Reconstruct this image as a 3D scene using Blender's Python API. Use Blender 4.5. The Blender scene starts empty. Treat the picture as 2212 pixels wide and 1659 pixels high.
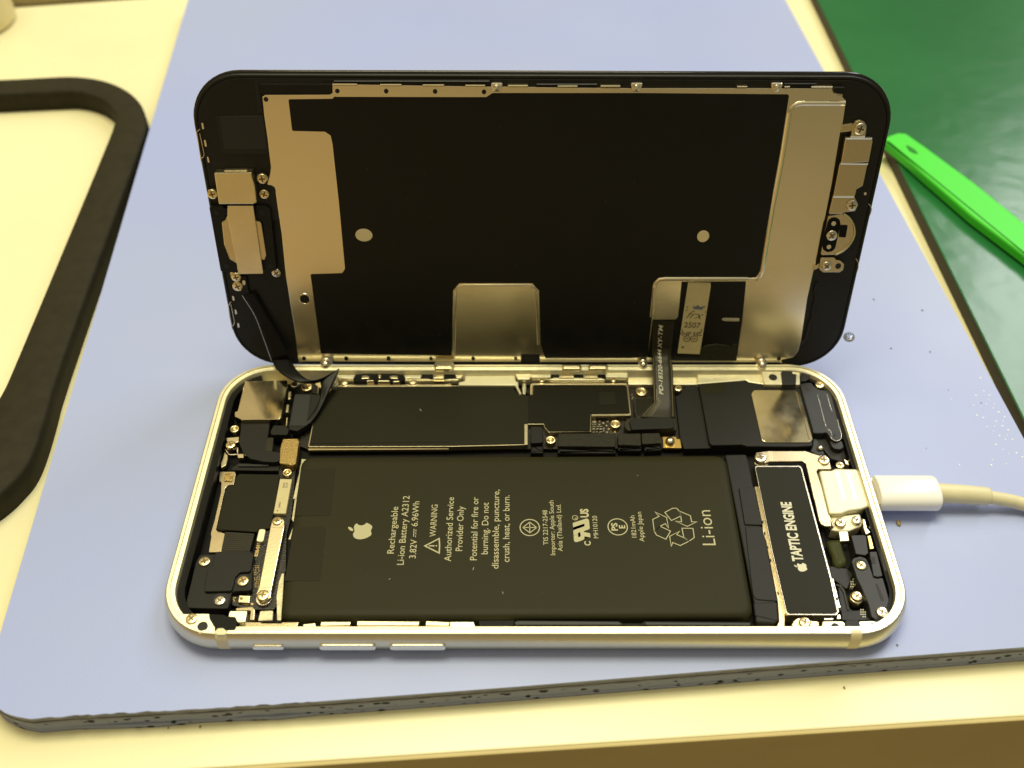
import bpy, bmesh, math, random
from mathutils import Vector, Matrix
from math import sin, cos, pi, radians
random.seed(7)
S = 0.001                       # everything is written in millimetres, stored in metres
scene = bpy.context.scene
COL = scene.collection

# ------------------------------------------------------------------ camera
CAMP = (-4.4110, -116.9058, 163.1014)
CAME = (0.744932, -0.000196, -0.000461)
FPX = 2087.29                   # focal length for a 2212 px wide frame
cd = bpy.data.cameras.new('camera'); cam = bpy.data.objects.new('camera', cd); COL.objects.link(cam)
cam.location = [v*S for v in CAMP]; cam.rotation_euler = CAME
cd.sensor_width = 36; cd.lens = FPX/2212*36; cd.clip_start = 0.005; cd.clip_end = 20
cd.dof.use_dof = True; cd.dof.focus_distance = 0.192; cd.dof.aperture_fstop = 17
scene.camera = cam

# ------------------------------------------------------------------ room light
world = bpy.data.worlds.new('World'); scene.world = world; world.use_nodes = True
nt = world.node_tree; nt.nodes.clear()
wo = nt.nodes.new('ShaderNodeOutputWorld'); bg = nt.nodes.new('ShaderNodeBackground')
tc = nt.nodes.new('ShaderNodeTexCoord'); sx = nt.nodes.new('ShaderNodeSeparateXYZ'); cr = nt.nodes.new('ShaderNodeValToRGB')
mr = nt.nodes.new('ShaderNodeMapRange'); mr.inputs['From Min'].default_value = -1
nz = nt.nodes.new('ShaderNodeTexNoise'); nz.inputs['Scale'].default_value = 2.2
mx = nt.nodes.new('ShaderNodeMath'); mx.operation = 'MULTIPLY_ADD'; mx.inputs[1].default_value = 0.16; mx.inputs[2].default_value = -0.08
ad = nt.nodes.new('ShaderNodeMath'); ad.operation = 'ADD'
L = nt.links.new
L(tc.outputs['Generated'], sx.inputs[0]); L(sx.outputs['Z'], mr.inputs['Value'])
L(tc.outputs['Generated'], nz.inputs['Vector']); L(nz.outputs['Fac'], mx.inputs[0])
L(mr.outputs['Result'], ad.inputs[0]); L(mx.outputs[0], ad.inputs[1]); L(ad.outputs[0], cr.inputs['Fac'])
e = cr.color_ramp.elements
e[0].position = 0.0; e[0].color = (.10, .075, .035, 1)
e[1].position = 1.0; e[1].color = (.92, .86, .62, 1)
for p_, c_ in ((.24, (.30, .22, .10, 1)), (.36, (.66, .50, .24, 1)), (.46, (.50, .40, .21, 1)), (.54, (.20, .17, .10, 1)), (.68, (.36, .33, .23, 1)), (.84, (.56, .51, .37, 1))):
    k = e.new(p_); k.color = c_
xr = nt.nodes.new('ShaderNodeValToRGB'); xm = nt.nodes.new('ShaderNodeMapRange'); xm.inputs['From Min'].default_value = -.55; xm.inputs['From Max'].default_value = .5
L(sx.outputs['X'], xm.inputs['Value']); L(xm.outputs['Result'], xr.inputs['Fac'])
xr.color_ramp.elements[0].color = (1.26, 1.06, .76, 1); xr.color_ramp.elements[1].color = (.66, .72, .80, 1)
vm = nt.nodes.new('ShaderNodeVectorMath'); vm.operation = 'MULTIPLY'; L(cr.outputs['Color'], vm.inputs[0]); L(xr.outputs['Color'], vm.inputs[1])
L(vm.outputs[0], bg.inputs['Color']); bg.inputs['Strength'].default_value = 0.60; L(bg.outputs[0], wo.inputs[0])

def area(name, loc, target, sx_, sy_, power, col, spread=180):
    ld = bpy.data.lights.new(name, 'AREA'); ld.shape = 'RECTANGLE'; ld.size = sx_; ld.size_y = sy_; ld.energy = power; ld.color = col
    ob = bpy.data.objects.new(name, ld); COL.objects.link(ob); ob.location = loc
    d = Vector(target)-Vector(loc); ob.rotation_euler = d.to_track_quat('-Z', 'Y').to_euler()
    return ob
area('ceiling_lamp', (-.05, .27, 1.15), (0, 0, 0), .60, .38, 8.6, (1, .94, .62))
a = area('ceiling_tube', (1.15, 1.25, 1.75), (0, 0, 0), .30, 1.6, 17, (1, .985, 1.0))
d0 = Vector((.62, 1.2, 0)).normalized(); zz = (Vector((1.15, 1.25, 1.75))-Vector((.05, 0, 0))).normalized()
yy = (d0-zz*d0.dot(zz)).normalized(); xx = yy.cross(zz)
a.rotation_euler = Matrix((xx, yy, zz)).transposed().to_euler()
scene.view_settings.view_transform = 'Standard'; scene.view_settings.look = 'None'
scene.view_settings.exposure = .31; scene.view_settings.gamma = 1
scene.render.engine = 'CYCLES'
scene.cycles.max_bounces = 8; scene.cycles.use_denoising = True

# ------------------------------------------------------------------ tracing helpers
RC = Matrix.Rotation(CAME[2], 3, 'Z') @ Matrix.Rotation(CAME[1], 3, 'Y') @ Matrix.Rotation(CAME[0], 3, 'X')
CP = Vector(CAMP)
PO = Vector((1.409, 35.231, 4.535)); PAL = .236467; PYW = -.0062
PU = Vector((cos(PYW), sin(PYW), 0)); PN = Vector((-sin(PYW), cos(PYW), 0))
PT = PN*sin(PAL)+Vector((0, 0, 1))*cos(PAL); PWV = PU.cross(PT)
def ray(v): return RC @ Vector(((v[0]-1106)/FPX, (829.5-v[1])/FPX, -1))
def at(v, z):
    d = ray(v); k = (z-CP.z)/d.z; return CP+d*k
def B(vs, z): return [(p.x, p.y) for p in (at(v, z) for v in vs)]
def D(vs, h):
    o = []
    for v in vs:
        d = ray(v); k = (h-PWV.dot(CP-PO))/PWV.dot(d); X = CP+d*k-PO
        o.append((X.dot(PU), X.dot(PT)))
    return o
def frame(x0, y0, sc):
    return lambda pts: [((x0+p[0]/sc)/1.47559, (y0+p[1]/sc)/1.47559) for p in pts]
fA = frame(500, 1140, 3.687); fB = frame(500, 1480, 2.675); fC = frame(900, 1130, 3.687); fD = frame(1450, 1130, 3.687)
fE = frame(1950, 1130, 3.687); fF = frame(2350, 1150, 3.687); fG = frame(2350, 1550, 3.017); fH = frame(580, 200, 3.318)
fI = frame(600, 650, 3.017); fJ = frame(1050, 200, 2.212); fK = frame(2350, 200, 3.318); fL = frame(2350, 600, 2.765)
fM = frame(1950, 850, 3.017); fN = frame(1150, 1450, 1.7015); fO = frame(500, 1900, 1.7015)
fP = frame(0, 0, 3.456); fR = frame(2464, 0, 2.765); fS = frame(2700, 400, 2.764); fT = frame(2700, 900, 2.764)
fU = frame(2664, 1400, 3.687); fW = frame(2400, 1950, 2.56); fX = frame(0, 2100, 2.212)
fY = frame(1150, 1480, 3.403); fZ = frame(1780, 1540, 3.568); fQ = frame(500, 1900, 4.424); fa = frame(1050, 1180, 3.16)

# ------------------------------------------------------------------ materials
def mat(name, col, rough=.5, metal=0., bump=0., bscale=900., var=0., vscale=300., spec=.5, trans=0., rvar=0., coat=0., aniso=None):
    m = bpy.data.materials.new(name); m.use_nodes = True; n = m.node_tree; b = n.nodes['Principled BSDF']
    b.inputs['Base Color'].default_value = (*col, 1); b.inputs['Roughness'].default_value = rough; b.inputs['Metallic'].default_value = metal
    b.inputs['Specular IOR Level'].default_value = spec; b.inputs['Transmission Weight'].default_value = trans
    b.inputs['Coat Weight'].default_value = coat; b.inputs['Coat Roughness'].default_value = .15
    t = n.nodes.new('ShaderNodeTexCoord'); lk = n.links.new
    src = t.outputs['Object']
    if aniso:
        mp = n.nodes.new('ShaderNodeMapping'); mp.inputs['Scale'].default_value = aniso; lk(src, mp.inputs[0]); src = mp.outputs[0]
    if var or rvar:
        q = n.nodes.new('ShaderNodeTexNoise'); q.inputs['Scale'].default_value = vscale; q.inputs['Detail'].default_value = 6; lk(src, q.inputs['Vector'])
        if var:
            r = n.nodes.new('ShaderNodeValToRGB'); lk(q.outputs['Fac'], r.inputs[0])
            r.color_ramp.elements[0].position = .3; r.color_ramp.elements[1].position = .7
            r.color_ramp.elements[0].color = (*[c*(1-var) for c in col], 1); r.color_ramp.elements[1].color = (*[min(1, c*(1+var)) for c in col], 1)
            lk(r.outputs[0], b.inputs['Base Color'])
        if rvar:
            w = n.nodes.new('ShaderNodeMapRange'); w.inputs['From Min'].default_value = .3; w.inputs['From Max'].default_value = .7
            w.inputs['To Min'].default_value = max(.02, rough-rvar); w.inputs['To Max'].default_value = min(1, rough+rvar)
            lk(q.outputs['Fac'], w.inputs['Value']); lk(w.outputs[0], b.inputs['Roughness'])
    if bump:
        q = n.nodes.new('ShaderNodeTexNoise'); q.inputs['Scale'].default_value = bscale; q.inputs['Detail'].default_value = 4; lk(src, q.inputs['Vector'])
        u = n.nodes.new('ShaderNodeBump'); u.inputs['Strength'].default_value = bump; u.inputs['Distance'].default_value = .00012
        lk(q.outputs['Fac'], u.inputs['Height']); lk(u.outputs[0], b.inputs['Normal'])
    return m
M = {}
M['alu'] = mat('anodised_aluminium', (.74, .71, .55), .38, 1, .10, 5000, .03, 400)
M['alurim'] = mat('machined_aluminium', (.90, .85, .62), .40, .85, .12, 1800, .06, 700)
M['alubtn'] = mat('button_aluminium', (.95, .93, .82), .25, 1)
M['band'] = mat('antenna_plastic', (.80, .72, .46), .5)
M['steel'] = mat('stainless_steel', (.66, .56, .36), .26, 1, .08, 2500, .05, 60, rvar=.06)
M['steelbrt'] = mat('bright_steel', (.78, .69, .46), .28, 1, .08, 2500, .04, 300)
M['plate'] = mat('display_shield_steel', (.84, .76, .56), .21, 1, .05, 3000, .05, 45, rvar=.05)
M['mirror'] = mat('polished_steel', (.86, .76, .50), .13, 1, .25, 160, .10, 130, rvar=.06)
M['gold'] = mat('gold_plating', (.85, .58, .18), .28, 1)
M['brass'] = mat('screw_brass', (.88, .74, .44), .27, 1, .2, 2500)
M['silver'] = mat('screw_steel', (.82, .76, .62), .25, 1, .2, 2500)
M['recess'] = mat('screw_recess', (.16, .12, .05), .45, .8)
M['black'] = mat('black_plastic', (.006, .006, .005), .45, 0, .15, 1500, .12, 250, spec=.12)
M['flexblk'] = mat('black_ribbon', (.005, .005, .0045), .38, 0, .1, 800, spec=.18)
M['sensor'] = mat('sensor_cover_film', (.026, .026, .023), .5, 0, .1, 1500, spec=.3)
M['frameblk'] = mat('panel_frame_plastic', (.014, .014, .0115), .42, 0, .15, 1500, .12, 250, spec=.25)
M['blacksat'] = mat('satin_black_plastic', (.013, .013, .011), .45, 0, .08, 2500, .06, 250, spec=.2)
M['grey'] = mat('dark_grey_plastic', (.026, .027, .028), .42, 0, .1, 2500, .08, 300, spec=.3)
M['void'] = mat('black_recess', (.004, .004, .0035), .6)
M['film'] = mat('graphite_film', (.0046, .005, .0042), .36, 0, .10, 4000, .15, 200, spec=.3, rvar=.08)
M['film2'] = mat('board_shield_film', (.0145, .0138, .0062), .45, 0, .22, 70, .10, 60, rvar=.05, spec=.13)
M['battery'] = mat('battery_wrap', (.026, .0245, .0105), .48, 0, .18, 120, .05, 50, rvar=.03, spec=.10)
M['sticker'] = mat('battery_pull_tab', (.020, .0185, .008), .55, 0, .08, 2000, .05, 90, spec=.12)
M['ink'] = mat('printed_ink', (.46, .43, .25), .6)
M['inkbrt'] = mat('printed_white_ink', (.66, .64, .50), .6)
M['inkdark'] = mat('printed_dark_ink', (.10, .08, .06), .6)
M['inkgold'] = mat('printed_gold_ink', (.80, .55, .18), .5)
M['inkblue'] = mat('printed_blue_ink', (.14, .17, .22), .6)
M['label'] = mat('paper_label', (.60, .52, .28), .6, 0, 0, 0, .05, 500)
M['foil'] = mat('adhesive_foil', (.55, .50, .33), .38, .5, .5, 700, .15, 500)
M['pcb'] = mat('circuit_board', (.010, .0075, .0035), .35, 0, .5, 2600, .5, 2600, spec=.4)
M['pad'] = mat('sparkling_foam_pad', (.33, .23, .08), .35, .75, 1.0, 3600, .55, 4200)
M['flex'] = mat('black_flex_film', (.012, .012, .010), .4, 0, .1, 800, .08, 300, spec=.25)
M['flexg'] = mat('flex_circuit', (.024, .021, .012), .4, 0, .15, 900, .12, 400, spec=.25)
M['rough'] = mat('rough_black_foam', (.020, .018, .010), .6, 0, 1.0, 1400, .4, 1200, aniso=(1, 3, 1), spec=.25)
M['clear'] = mat('clear_glue', (.10, .11, .035), .08, 0, .4, 600, trans=.55, spec=.6)
M['glass'] = mat('black_cover_glass', (.006, .006, .007), .10, 0, 0)
M['whitepl'] = mat('white_plug_plastic', (.92, .92, .92), .25, 0, .03, 1500)
M['cable'] = mat('aged_white_rubber', (.72, .67, .44), .45, 0, .3, 700, .07, 260)
M['portmet'] = mat('port_shell_metal', (.70, .67, .48), .5, .6, .08, 900)
M['green'] = mat('bright_green_plastic', (.075, .70, .045), .42, 0, .06, 300, spec=.25)
M['white'] = mat('glint_white', (.85, .86, .9), .25)  # white colour stands in for glints on tiny droplets
M['water'] = mat('water', (1, 1, 1), .06, 0, trans=1.0)
M['crumb'] = mat('brown_crumb', (.35, .26, .12), .7, 0, .8, 2500)
M['speck'] = mat('grey_dust', (.22, .22, .27), .8)
M['ring'] = mat('black_leatherette', (.028, .0245, .013), .7, 0, .5, 1500, .14, 300, spec=.15)
M['cup'] = mat('cream_plastic', (.83, .72, .42), .45)

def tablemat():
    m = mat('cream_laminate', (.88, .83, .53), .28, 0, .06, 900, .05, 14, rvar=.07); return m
M['table'] = tablemat()
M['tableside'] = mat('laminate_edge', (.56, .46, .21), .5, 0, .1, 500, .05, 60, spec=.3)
M['darkgap'] = mat('gap_shade_brown', (.10, .075, .02), .5)  # brown stands in for the shadow in the gap behind the table

def bluemat():
    m = mat('blue_rubber_mat', (.40, .44, .66), .46, 0, .22, 2300, .025, 14, rvar=.09)
    n = m.node_tree; b = n.nodes['Principled BSDF']; lk = n.links.new
    # worn, greyer areas of the rubber skin
    t = n.nodes.new('ShaderNodeTexCoord'); q = n.nodes.new('ShaderNodeTexNoise'); q.inputs['Scale'].default_value = 11; q.inputs['Detail'].default_value = 5
    lk(t.outputs['Object'], q.inputs['Vector'])
    r = n.nodes.new('ShaderNodeValToRGB'); lk(q.outputs['Fac'], r.inputs[0])
    r.color_ramp.elements[0].position = .35; r.color_ramp.elements[0].color = (.362, .430, .79, 1)
    r.color_ramp.elements[1].position = .68; r.color_ramp.elements[1].color = (.385, .445, .725, 1)
    lk(r.outputs[0], b.inputs['Base Color']); return m
M['bluemat'] = bluemat()
def foammat():
    m = bpy.data.materials.new('porous_foam'); m.use_nodes = True; n = m.node_tree; b = n.nodes['Principled BSDF']; lk = n.links.new
    t = n.nodes.new('ShaderNodeTexCoord'); mp = n.nodes.new('ShaderNodeMapping'); mp.inputs['Scale'].default_value = (1, 1, 1.5); lk(t.outputs['Object'], mp.inputs[0])
    v = n.nodes.new('ShaderNodeTexVoronoi'); v.inputs['Scale'].default_value = 480; lk(mp.outputs[0], v.inputs['Vector'])
    q = n.nodes.new('ShaderNodeTexNoise'); q.inputs['Scale'].default_value = 300; q.inputs['Detail'].default_value = 8; lk(mp.outputs[0], q.inputs['Vector'])
    s = n.nodes.new('ShaderNodeMath'); s.operation = 'MULTIPLY_ADD'; s.inputs[1].default_value = 1.1; lk(q.outputs['Fac'], s.inputs[0]); lk(v.outputs['Distance'], s.inputs[2])
    r = n.nodes.new('ShaderNodeValToRGB'); lk(s.outputs[0], r.inputs[0])
    r.color_ramp.elements[0].position = .70; r.color_ramp.elements[0].color = (.02, .02, .02, 1)
    r.color_ramp.elements[1].position = .86; r.color_ramp.elements[1].color = (.27, .30, .42, 1)
    lk(r.outputs[0], b.inputs['Base Color']); b.inputs['Roughness'].default_value = .85
    u = n.nodes.new('ShaderNodeBump'); u.inputs['Strength'].default_value = 1; u.inputs['Distance'].default_value = .0006; lk(r.outputs[0], u.inputs['Height']); lk(u.outputs[0], b.inputs['Normal'])
    return m
M['foam'] = foammat()
M['skin'] = mat('mat_cut_edge', (.24, .245, .27), .7, 0, .8, 900, .3, 700, aniso=(.5, .5, 3), spec=.2)
def greenmat():
    m = bpy.data.materials.new('glossy_green_mat'); m.use_nodes = True; n = m.node_tree; b = n.nodes['Principled BSDF']; lk = n.links.new
    t = n.nodes.new('ShaderNodeTexCoord')
    q = n.nodes.new('ShaderNodeTexNoise'); q.inputs['Scale'].default_value = 16; q.inputs['Detail'].default_value = 5; lk(t.outputs['Object'], q.inputs['Vector'])
    r = n.nodes.new('ShaderNodeValToRGB'); lk(q.outputs['Fac'], r.inputs[0])
    r.color_ramp.elements[0].position = .3; r.color_ramp.elements[0].color = (.013, .125, .034, 1)
    r.color_ramp.elements[1].position = .75; r.color_ramp.elements[1].color = (.022, .165, .050, 1)
    lk(r.outputs[0], b.inputs['Base Color']); b.inputs['Roughness'].default_value = .23; b.inputs['Specular IOR Level'].default_value = .38
    v = n.nodes.new('ShaderNodeTexVoronoi'); v.feature = 'SMOOTH_F1'; v.inputs['Scale'].default_value = 130; v.inputs['Smoothness'].default_value = .4
    v2 = n.nodes.new('ShaderNodeTexNoise'); v2.inputs['Scale'].default_value = 260; v2.inputs['Detail'].default_value = 7
    wv = n.nodes.new('ShaderNodeTexNoise'); wv.inputs['Scale'].default_value = 40; lk(t.outputs['Object'], wv.inputs['Vector'])
    mixv = n.nodes.new('ShaderNodeVectorMath'); mixv.operation = 'MULTIPLY_ADD'; mixv.inputs[1].default_value = (.02, .02, .02)
    lk(wv.outputs['Color'], mixv.inputs[0]); lk(t.outputs['Object'], mixv.inputs[2]); lk(mixv.outputs[0], v.inputs['Vector']); lk(t.outputs['Object'], v2.inputs['Vector'])
    a_ = n.nodes.new('ShaderNodeMath'); a_.operation = 'MULTIPLY_ADD'; a_.inputs[1].default_value = .35; lk(v2.outputs['Fac'], a_.inputs[0]); lk(v.outputs['Distance'], a_.inputs[2])
    u = n.nodes.new('ShaderNodeBump'); u.inputs['Strength'].default_value = .15; u.inputs['Distance'].default_value = .0005; lk(a_.outputs[0], u.inputs['Height']); lk(u.outputs[0], b.inputs['Normal'])
    return m
M['greenmat'] = greenmat()
M['greenside'] = mat('green_mat_edge_shade', (.05, .04, .025), .7)  # shade on the mat's side faces is put into this dark brown

# ------------------------------------------------------------------ mesh helpers
WHOLE = {'printed_text', 'label_text', 'board_marking', 'motor_text', 'flex_text', 'sticker_text', 'solder_pad', 'test_point', 'ribbon_trace', 'copper_trace', 'bend_line'}
def islands(bm):
    seen = set(); out = []
    for v in bm.verts:
        if v in seen: continue
        st = [v]; seen.add(v); isl = []
        while st:
            q = st.pop(); isl.append(q)
            for e_ in q.link_edges:
                w = e_.other_vert(q)
                if w not in seen: seen.add(w); st.append(w)
        out.append(isl)
    return out
def clusters(bm, pad=.03):      # separate pieces whose boxes touch stay together
    isl = islands(bm)
    if len(isl) == 1: return [isl[0]]
    bb = [[[min(v.co[k] for v in i), max(v.co[k] for v in i)] for k in range(3)] for i in isl]; own = list(range(len(isl)))
    def root(i):
        while own[i] != i: i = own[i]
        return i
    for i in range(len(isl)):
        for j in range(i):
            if all(bb[i][k][0]-pad <= bb[j][k][1] and bb[j][k][0]-pad <= bb[i][k][1] for k in range(3)): own[root(i)] = root(j)
    g = {}
    for i in range(len(isl)): g.setdefault(root(i), []).extend(isl[i])
    return list(g.values())
def link(name, bm, mats, parent=None, smooth=False, recalc=True):
    if recalc: bmesh.ops.dissolve_degenerate(bm, dist=2e-4, edges=bm.edges)
    if recalc: bmesh.ops.recalc_face_normals(bm, faces=bm.faces)
    for f in bm.faces: f.smooth = bool(smooth) and len(f.verts) <= 4
    big = [f for f in bm.faces if len(f.verts) > 4]
    if big: bmesh.ops.triangulate(bm, faces=big, ngon_method='EAR_CLIP' if False else 'BEAUTY')
    groups = [None]
    if name not in WHOLE and parent is not None:
        groups = clusters(bm)
        if len(groups) == 1: groups = [None]
    first = None; bm.faces.index_update(); bm.verts.index_update()
    for g in groups:
        if g is None: b2 = bm
        else:
            keep = {v.index for v in g}; b2 = bm.copy(); b2.verts.ensure_lookup_table()
            bmesh.ops.delete(b2, geom=[v for v in b2.verts if v.index not in keep], context='VERTS')
        for v in b2.verts: v.co *= S
        me = bpy.data.meshes.new(name); b2.to_mesh(me); b2.free()
        for m in (mats if isinstance(mats, (list, tuple)) else [mats]): me.materials.append(M[m])
        o = bpy.data.objects.new(name, me); COL.objects.link(o)
        if parent is not None: o.parent = parent
        first = first or o
    if groups[0] is not None: bm.free()
    return first
def tag(o, label=None, cat=None, group=None, kind=None):
    if label: o['label'] = label
    if cat: o['category'] = cat
    if group: o['group'] = group
    if kind: o['kind'] = kind
    return o
def area2(p): return sum(p[i-1][0]*p[i][1]-p[i][0]*p[i-1][1] for i in range(len(p)))
def ccw(p): return list(p) if area2(p) > 0 else list(reversed(p))
def rp(pts, r, n=4):            # round the corners of a polygon; r number or list
    m = len(pts); out = []
    for i in range(m):
        a = Vector(pts[i-1][:2]); b = Vector(pts[i][:2]); c = Vector(pts[(i+1) % m][:2])
        rr = r[i] if isinstance(r, (list, tuple)) else r
        u = a-b; v = c-b; lu, lv = u.length, v.length
        if rr < 1e-4 or lu < 1e-5 or lv < 1e-5: out.append((b.x, b.y)); continue
        ang = u.angle(v)
        if ang > 3.0 or ang < .1: out.append((b.x, b.y)); continue
        t = min(rr/math.tan(ang/2), lu*.48, lv*.48)
        p0 = b+u/lu*t; p1 = b+v/lv*t
        for k in range(n+1):
            s = k/n; q = p0*(1-s)**2+b*2*s*(1-s)+p1*s*s; out.append((q.x, q.y))
    return out
def inset(p, d):
    m = len(p); out = []
    for i in range(m):
        a = Vector(p[i-1]); b = Vector(p[i]); c = Vector(p[(i+1) % m])
        e1 = (b-a); e2 = (c-b)
        if e1.length < 1e-6: e1 = e2
        if e2.length < 1e-6: e2 = e1
        n1 = Vector((-e1.y, e1.x)).normalized(); n2 = Vector((-e2.y, e2.x)).normalized()
        nn = n1+n2
        if nn.length < .2: nn = n1
        nn.normalize(); k = d/max(.55, nn.dot(n1)); q = b+nn*k; out.append([q.x, q.y])
    for _ in range(4):              # edges turned back by a deep inset collapse to one point
        bad = [i for i in range(m) if (out[(i+1) % m][0]-out[i][0])*(p[(i+1) % m][0]-p[i][0])+(out[(i+1) % m][1]-out[i][1])*(p[(i+1) % m][1]-p[i][1]) < -1e-9]
        if not bad or len(bad) > m*.7: break
        bs = set(bad); st = [i for i in bad if (i-1) % m not in bs]
        for i in st:
            run = [i]
            while (run[-1]) % m in bs: run.append((run[-1]+1) % m)
            cx = sum(out[j][0] for j in run)/len(run); cy = sum(out[j][1] for j in run)/len(run)
            for j in run: out[j] = [cx, cy]
    return [tuple(q) for q in out]
def prism(bm, pts, z0, z1, bev=.06, mi=0):
    p = []
    for q in pts:
        if not p or (abs(q[0]-p[-1][0])+abs(q[1]-p[-1][1])) > 1e-4: p.append(q)
    if abs(p[0][0]-p[-1][0])+abs(p[0][1]-p[-1][1]) < 1e-4: p.pop()
    p = ccw(p); loops = [[(x, y, z0) for x, y in p]]
    if bev > 0:
        bev = min(bev, (z1-z0)*.6)
        i1 = inset(p, bev*.3); i2 = inset(p, bev)
        loops += [[(x, y, z1-bev) for x, y in p], [(x, y, z1-bev*.3) for x, y in i1], [(x, y, z1) for x, y in i2]]
    else: loops += [[(x, y, z1) for x, y in p]]
    vs = [[bm.verts.new(c) for c in l] for l in loops]; n = len(p); fs = []
    for a, b in zip(vs, vs[1:]):
        for i in range(n): fs.append(bm.faces.new((a[i], a[(i+1) % n], b[(i+1) % n], b[i])))
    fs.append(bm.faces.new(vs[-1])); fs.append(bm.faces.new(list(reversed(vs[0]))))
    for f in fs: f.material_index = mi
    return fs
def circ(c, r, n=28, ry=None): return [(c[0]+r*cos(2*pi*k/n), c[1]+(ry or r)*sin(2*pi*k/n)) for k in range(n)]
def lathe(bm, prof, c=(0, 0, 0), n=28, mi=0, sy=1):
    rings = []
    for r, z in prof:
        if r < 1e-5: rings.append([bm.verts.new((c[0], c[1], c[2]+z))])
        else: rings.append([bm.verts.new((c[0]+r*cos(2*pi*k/n), c[1]+sy*r*sin(2*pi*k/n), c[2]+z)) for k in range(n)])
    for a, b in zip(rings, rings[1:]):
        for k in range(n):
            A = a[k % len(a)]; A2 = a[(k+1) % len(a)]; B_ = b[k % len(b)]; B2 = b[(k+1) % len(b)]
            q = []
            for v in (A, A2, B2, B_):
                if v not in q: q.append(v)
            if len(q) > 2: bm.faces.new(q).material_index = mi
def tube(bm, path, rad, n=10, mi=0, cap=True, sq=1.0):
    P_ = [Vector(p) for p in path]; rings = []; up = Vector((0, 0, 1))
    for i, p in enumerate(P_):
        t = (P_[min(i+1, len(P_)-1)]-P_[max(i-1, 0)]).normalized()
        s = t.cross(up)
        s = s.normalized() if s.length > .05 else Vector((1, 0, 0))
        w = s.cross(t).normalized(); r = rad[i] if isinstance(rad, (list, tuple)) else rad
        rings.append([bm.verts.new(p+s*r*cos(2*pi*k/n)+w*r*sq*sin(2*pi*k/n)) for k in range(n)])
    for a, b in zip(rings, rings[1:]):
        for k in range(n): bm.faces.new((a[k], a[(k+1) % n], b[(k+1) % n], b[k])).material_index = mi
    if cap: bm.faces.new(rings[0]).material_index = mi; bm.faces.new(rings[-1]).material_index = mi
def smooth_path(pts, n=8):
    P_ = [Vector(p) for p in pts]; out = []
    for i in range(len(P_)-1):
        a = P_[max(i-1, 0)]; b = P_[i]; c = P_[i+1]; d = P_[min(i+2, len(P_)-1)]
        for k in range(n):
            t = k/n
            out.append(.5*((2*b)+(c-a)*t+(2*a-5*b+4*c-d)*t*t+(3*b-a-3*c+d)*t**3))
    out.append(P_[-1]); return out
def body(name, m, parent, items, smooth=False):
    """items: (V points, z0, z1[, corner radius, bevel, material index]) on the phone's own plane"""
    bm = bmesh.new()
    for it in items:
        vs, z0, z1 = it[:3]; r = it[3] if len(it) > 3 else .25; bv = it[4] if len(it) > 4 else .06; mi = it[5] if len(it) > 5 else 0
        prism(bm, rp(B(vs, z1), r), z0, z1, bv, mi)
    return link(name, bm, m, parent, smooth)
def disp(name, m, items, parent=None):
    bm = bmesh.new()
    for it in items:
        vs, z0, z1 = it[:3]; r = it[3] if len(it) > 3 else .25; bv = it[4] if len(it) > 4 else .05; mi = it[5] if len(it) > 5 else 0
        prism(bm, rp(D(vs, z1), r), z0, z1, bv, mi)
    return link(name, bm, m, parent or panel)

def empty(name, loc=(0, 0, 0)):
    o = bpy.data.objects.new(name, None); COL.objects.link(o); o.location = [c*S for c in loc]; o.empty_display_size = .01; return o

# text
def text_poly(txt, bold=0.0, shear=0.0):
    cu = bpy.data.curves.new('t', 'FONT'); cu.body = txt; cu.size = 1; cu.offset = bold; cu.shear = shear; cu.resolution_u = 3
    cu.fill_mode = 'FRONT' if False else 'BOTH'
    ob = bpy.data.objects.new('t', cu); COL.objects.link(ob); bpy.context.view_layer.update()
    dg = bpy.context.evaluated_depsgraph_get(); me = bpy.data.meshes.new_from_object(ob.evaluated_get(dg))
    vs = [(v.co.x, v.co.y) for v in me.vertices]; fs = [tuple(p.vertices) for p in me.polygons]
    bpy.data.objects.remove(ob); bpy.data.curves.remove(cu); bpy.data.meshes.remove(me)
    return vs, fs
CAPH = None
def cap_height():
    global CAPH
    if CAPH is None:
        vs, _ = text_poly('H'); CAPH = max(v[1] for v in vs)
    return CAPH
def put_text(bm, txt, p0, p1, cap, fn, bold=.0, mi=0, shear=0.0):
    """text whose baseline runs from p0 to p1 (plane coordinates); fn maps plane xy -> local xyz"""
    vs, fs = text_poly(txt, bold, shear); x0 = min(v[0] for v in vs); x1 = max(v[0] for v in vs)
    a = Vector(p0); b = Vector(p1); u = (b-a); n = Vector((-u.y, u.x)).normalized(); k = cap/cap_height()
    nv = [bm.verts.new(fn(a+u*((v[0]-x0)/(x1-x0))+n*v[1]*k)) for v in vs]
    for f in fs:
        try: bm.faces.new([nv[i] for i in f]).material_index = mi
        except ValueError: pass
def stroke(bm, pts, w, fn, closed=False, mi=0):
    P_ = [Vector(p) for p in pts]; n = len(P_); Ls, Rs = [], []
    for i in range(n):
        a = P_[i-1] if (closed or i > 0) else P_[i]; c = P_[(i+1) % n] if (closed or i < n-1) else P_[i]
        d1 = (P_[i]-a); d2 = (c-P_[i])
        if d1.length < 1e-6: d1 = d2
        if d2.length < 1e-6: d2 = d1
        n1 = Vector((-d1.y, d1.x)).normalized(); n2 = Vector((-d2.y, d2.x)).normalized(); nn = (n1+n2)
        nn = nn.normalized() if nn.length > .2 else n1
        k = w/2/max(.45, nn.dot(n1)); Ls.append(bm.verts.new(fn(P_[i]+nn*k))); Rs.append(bm.verts.new(fn(P_[i]-nn*k)))
    for i in range(n if closed else n-1):
        j = (i+1) % n
        bm.faces.new((Ls[i], Rs[i], Rs[j], Ls[j])).material_index = mi
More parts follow.
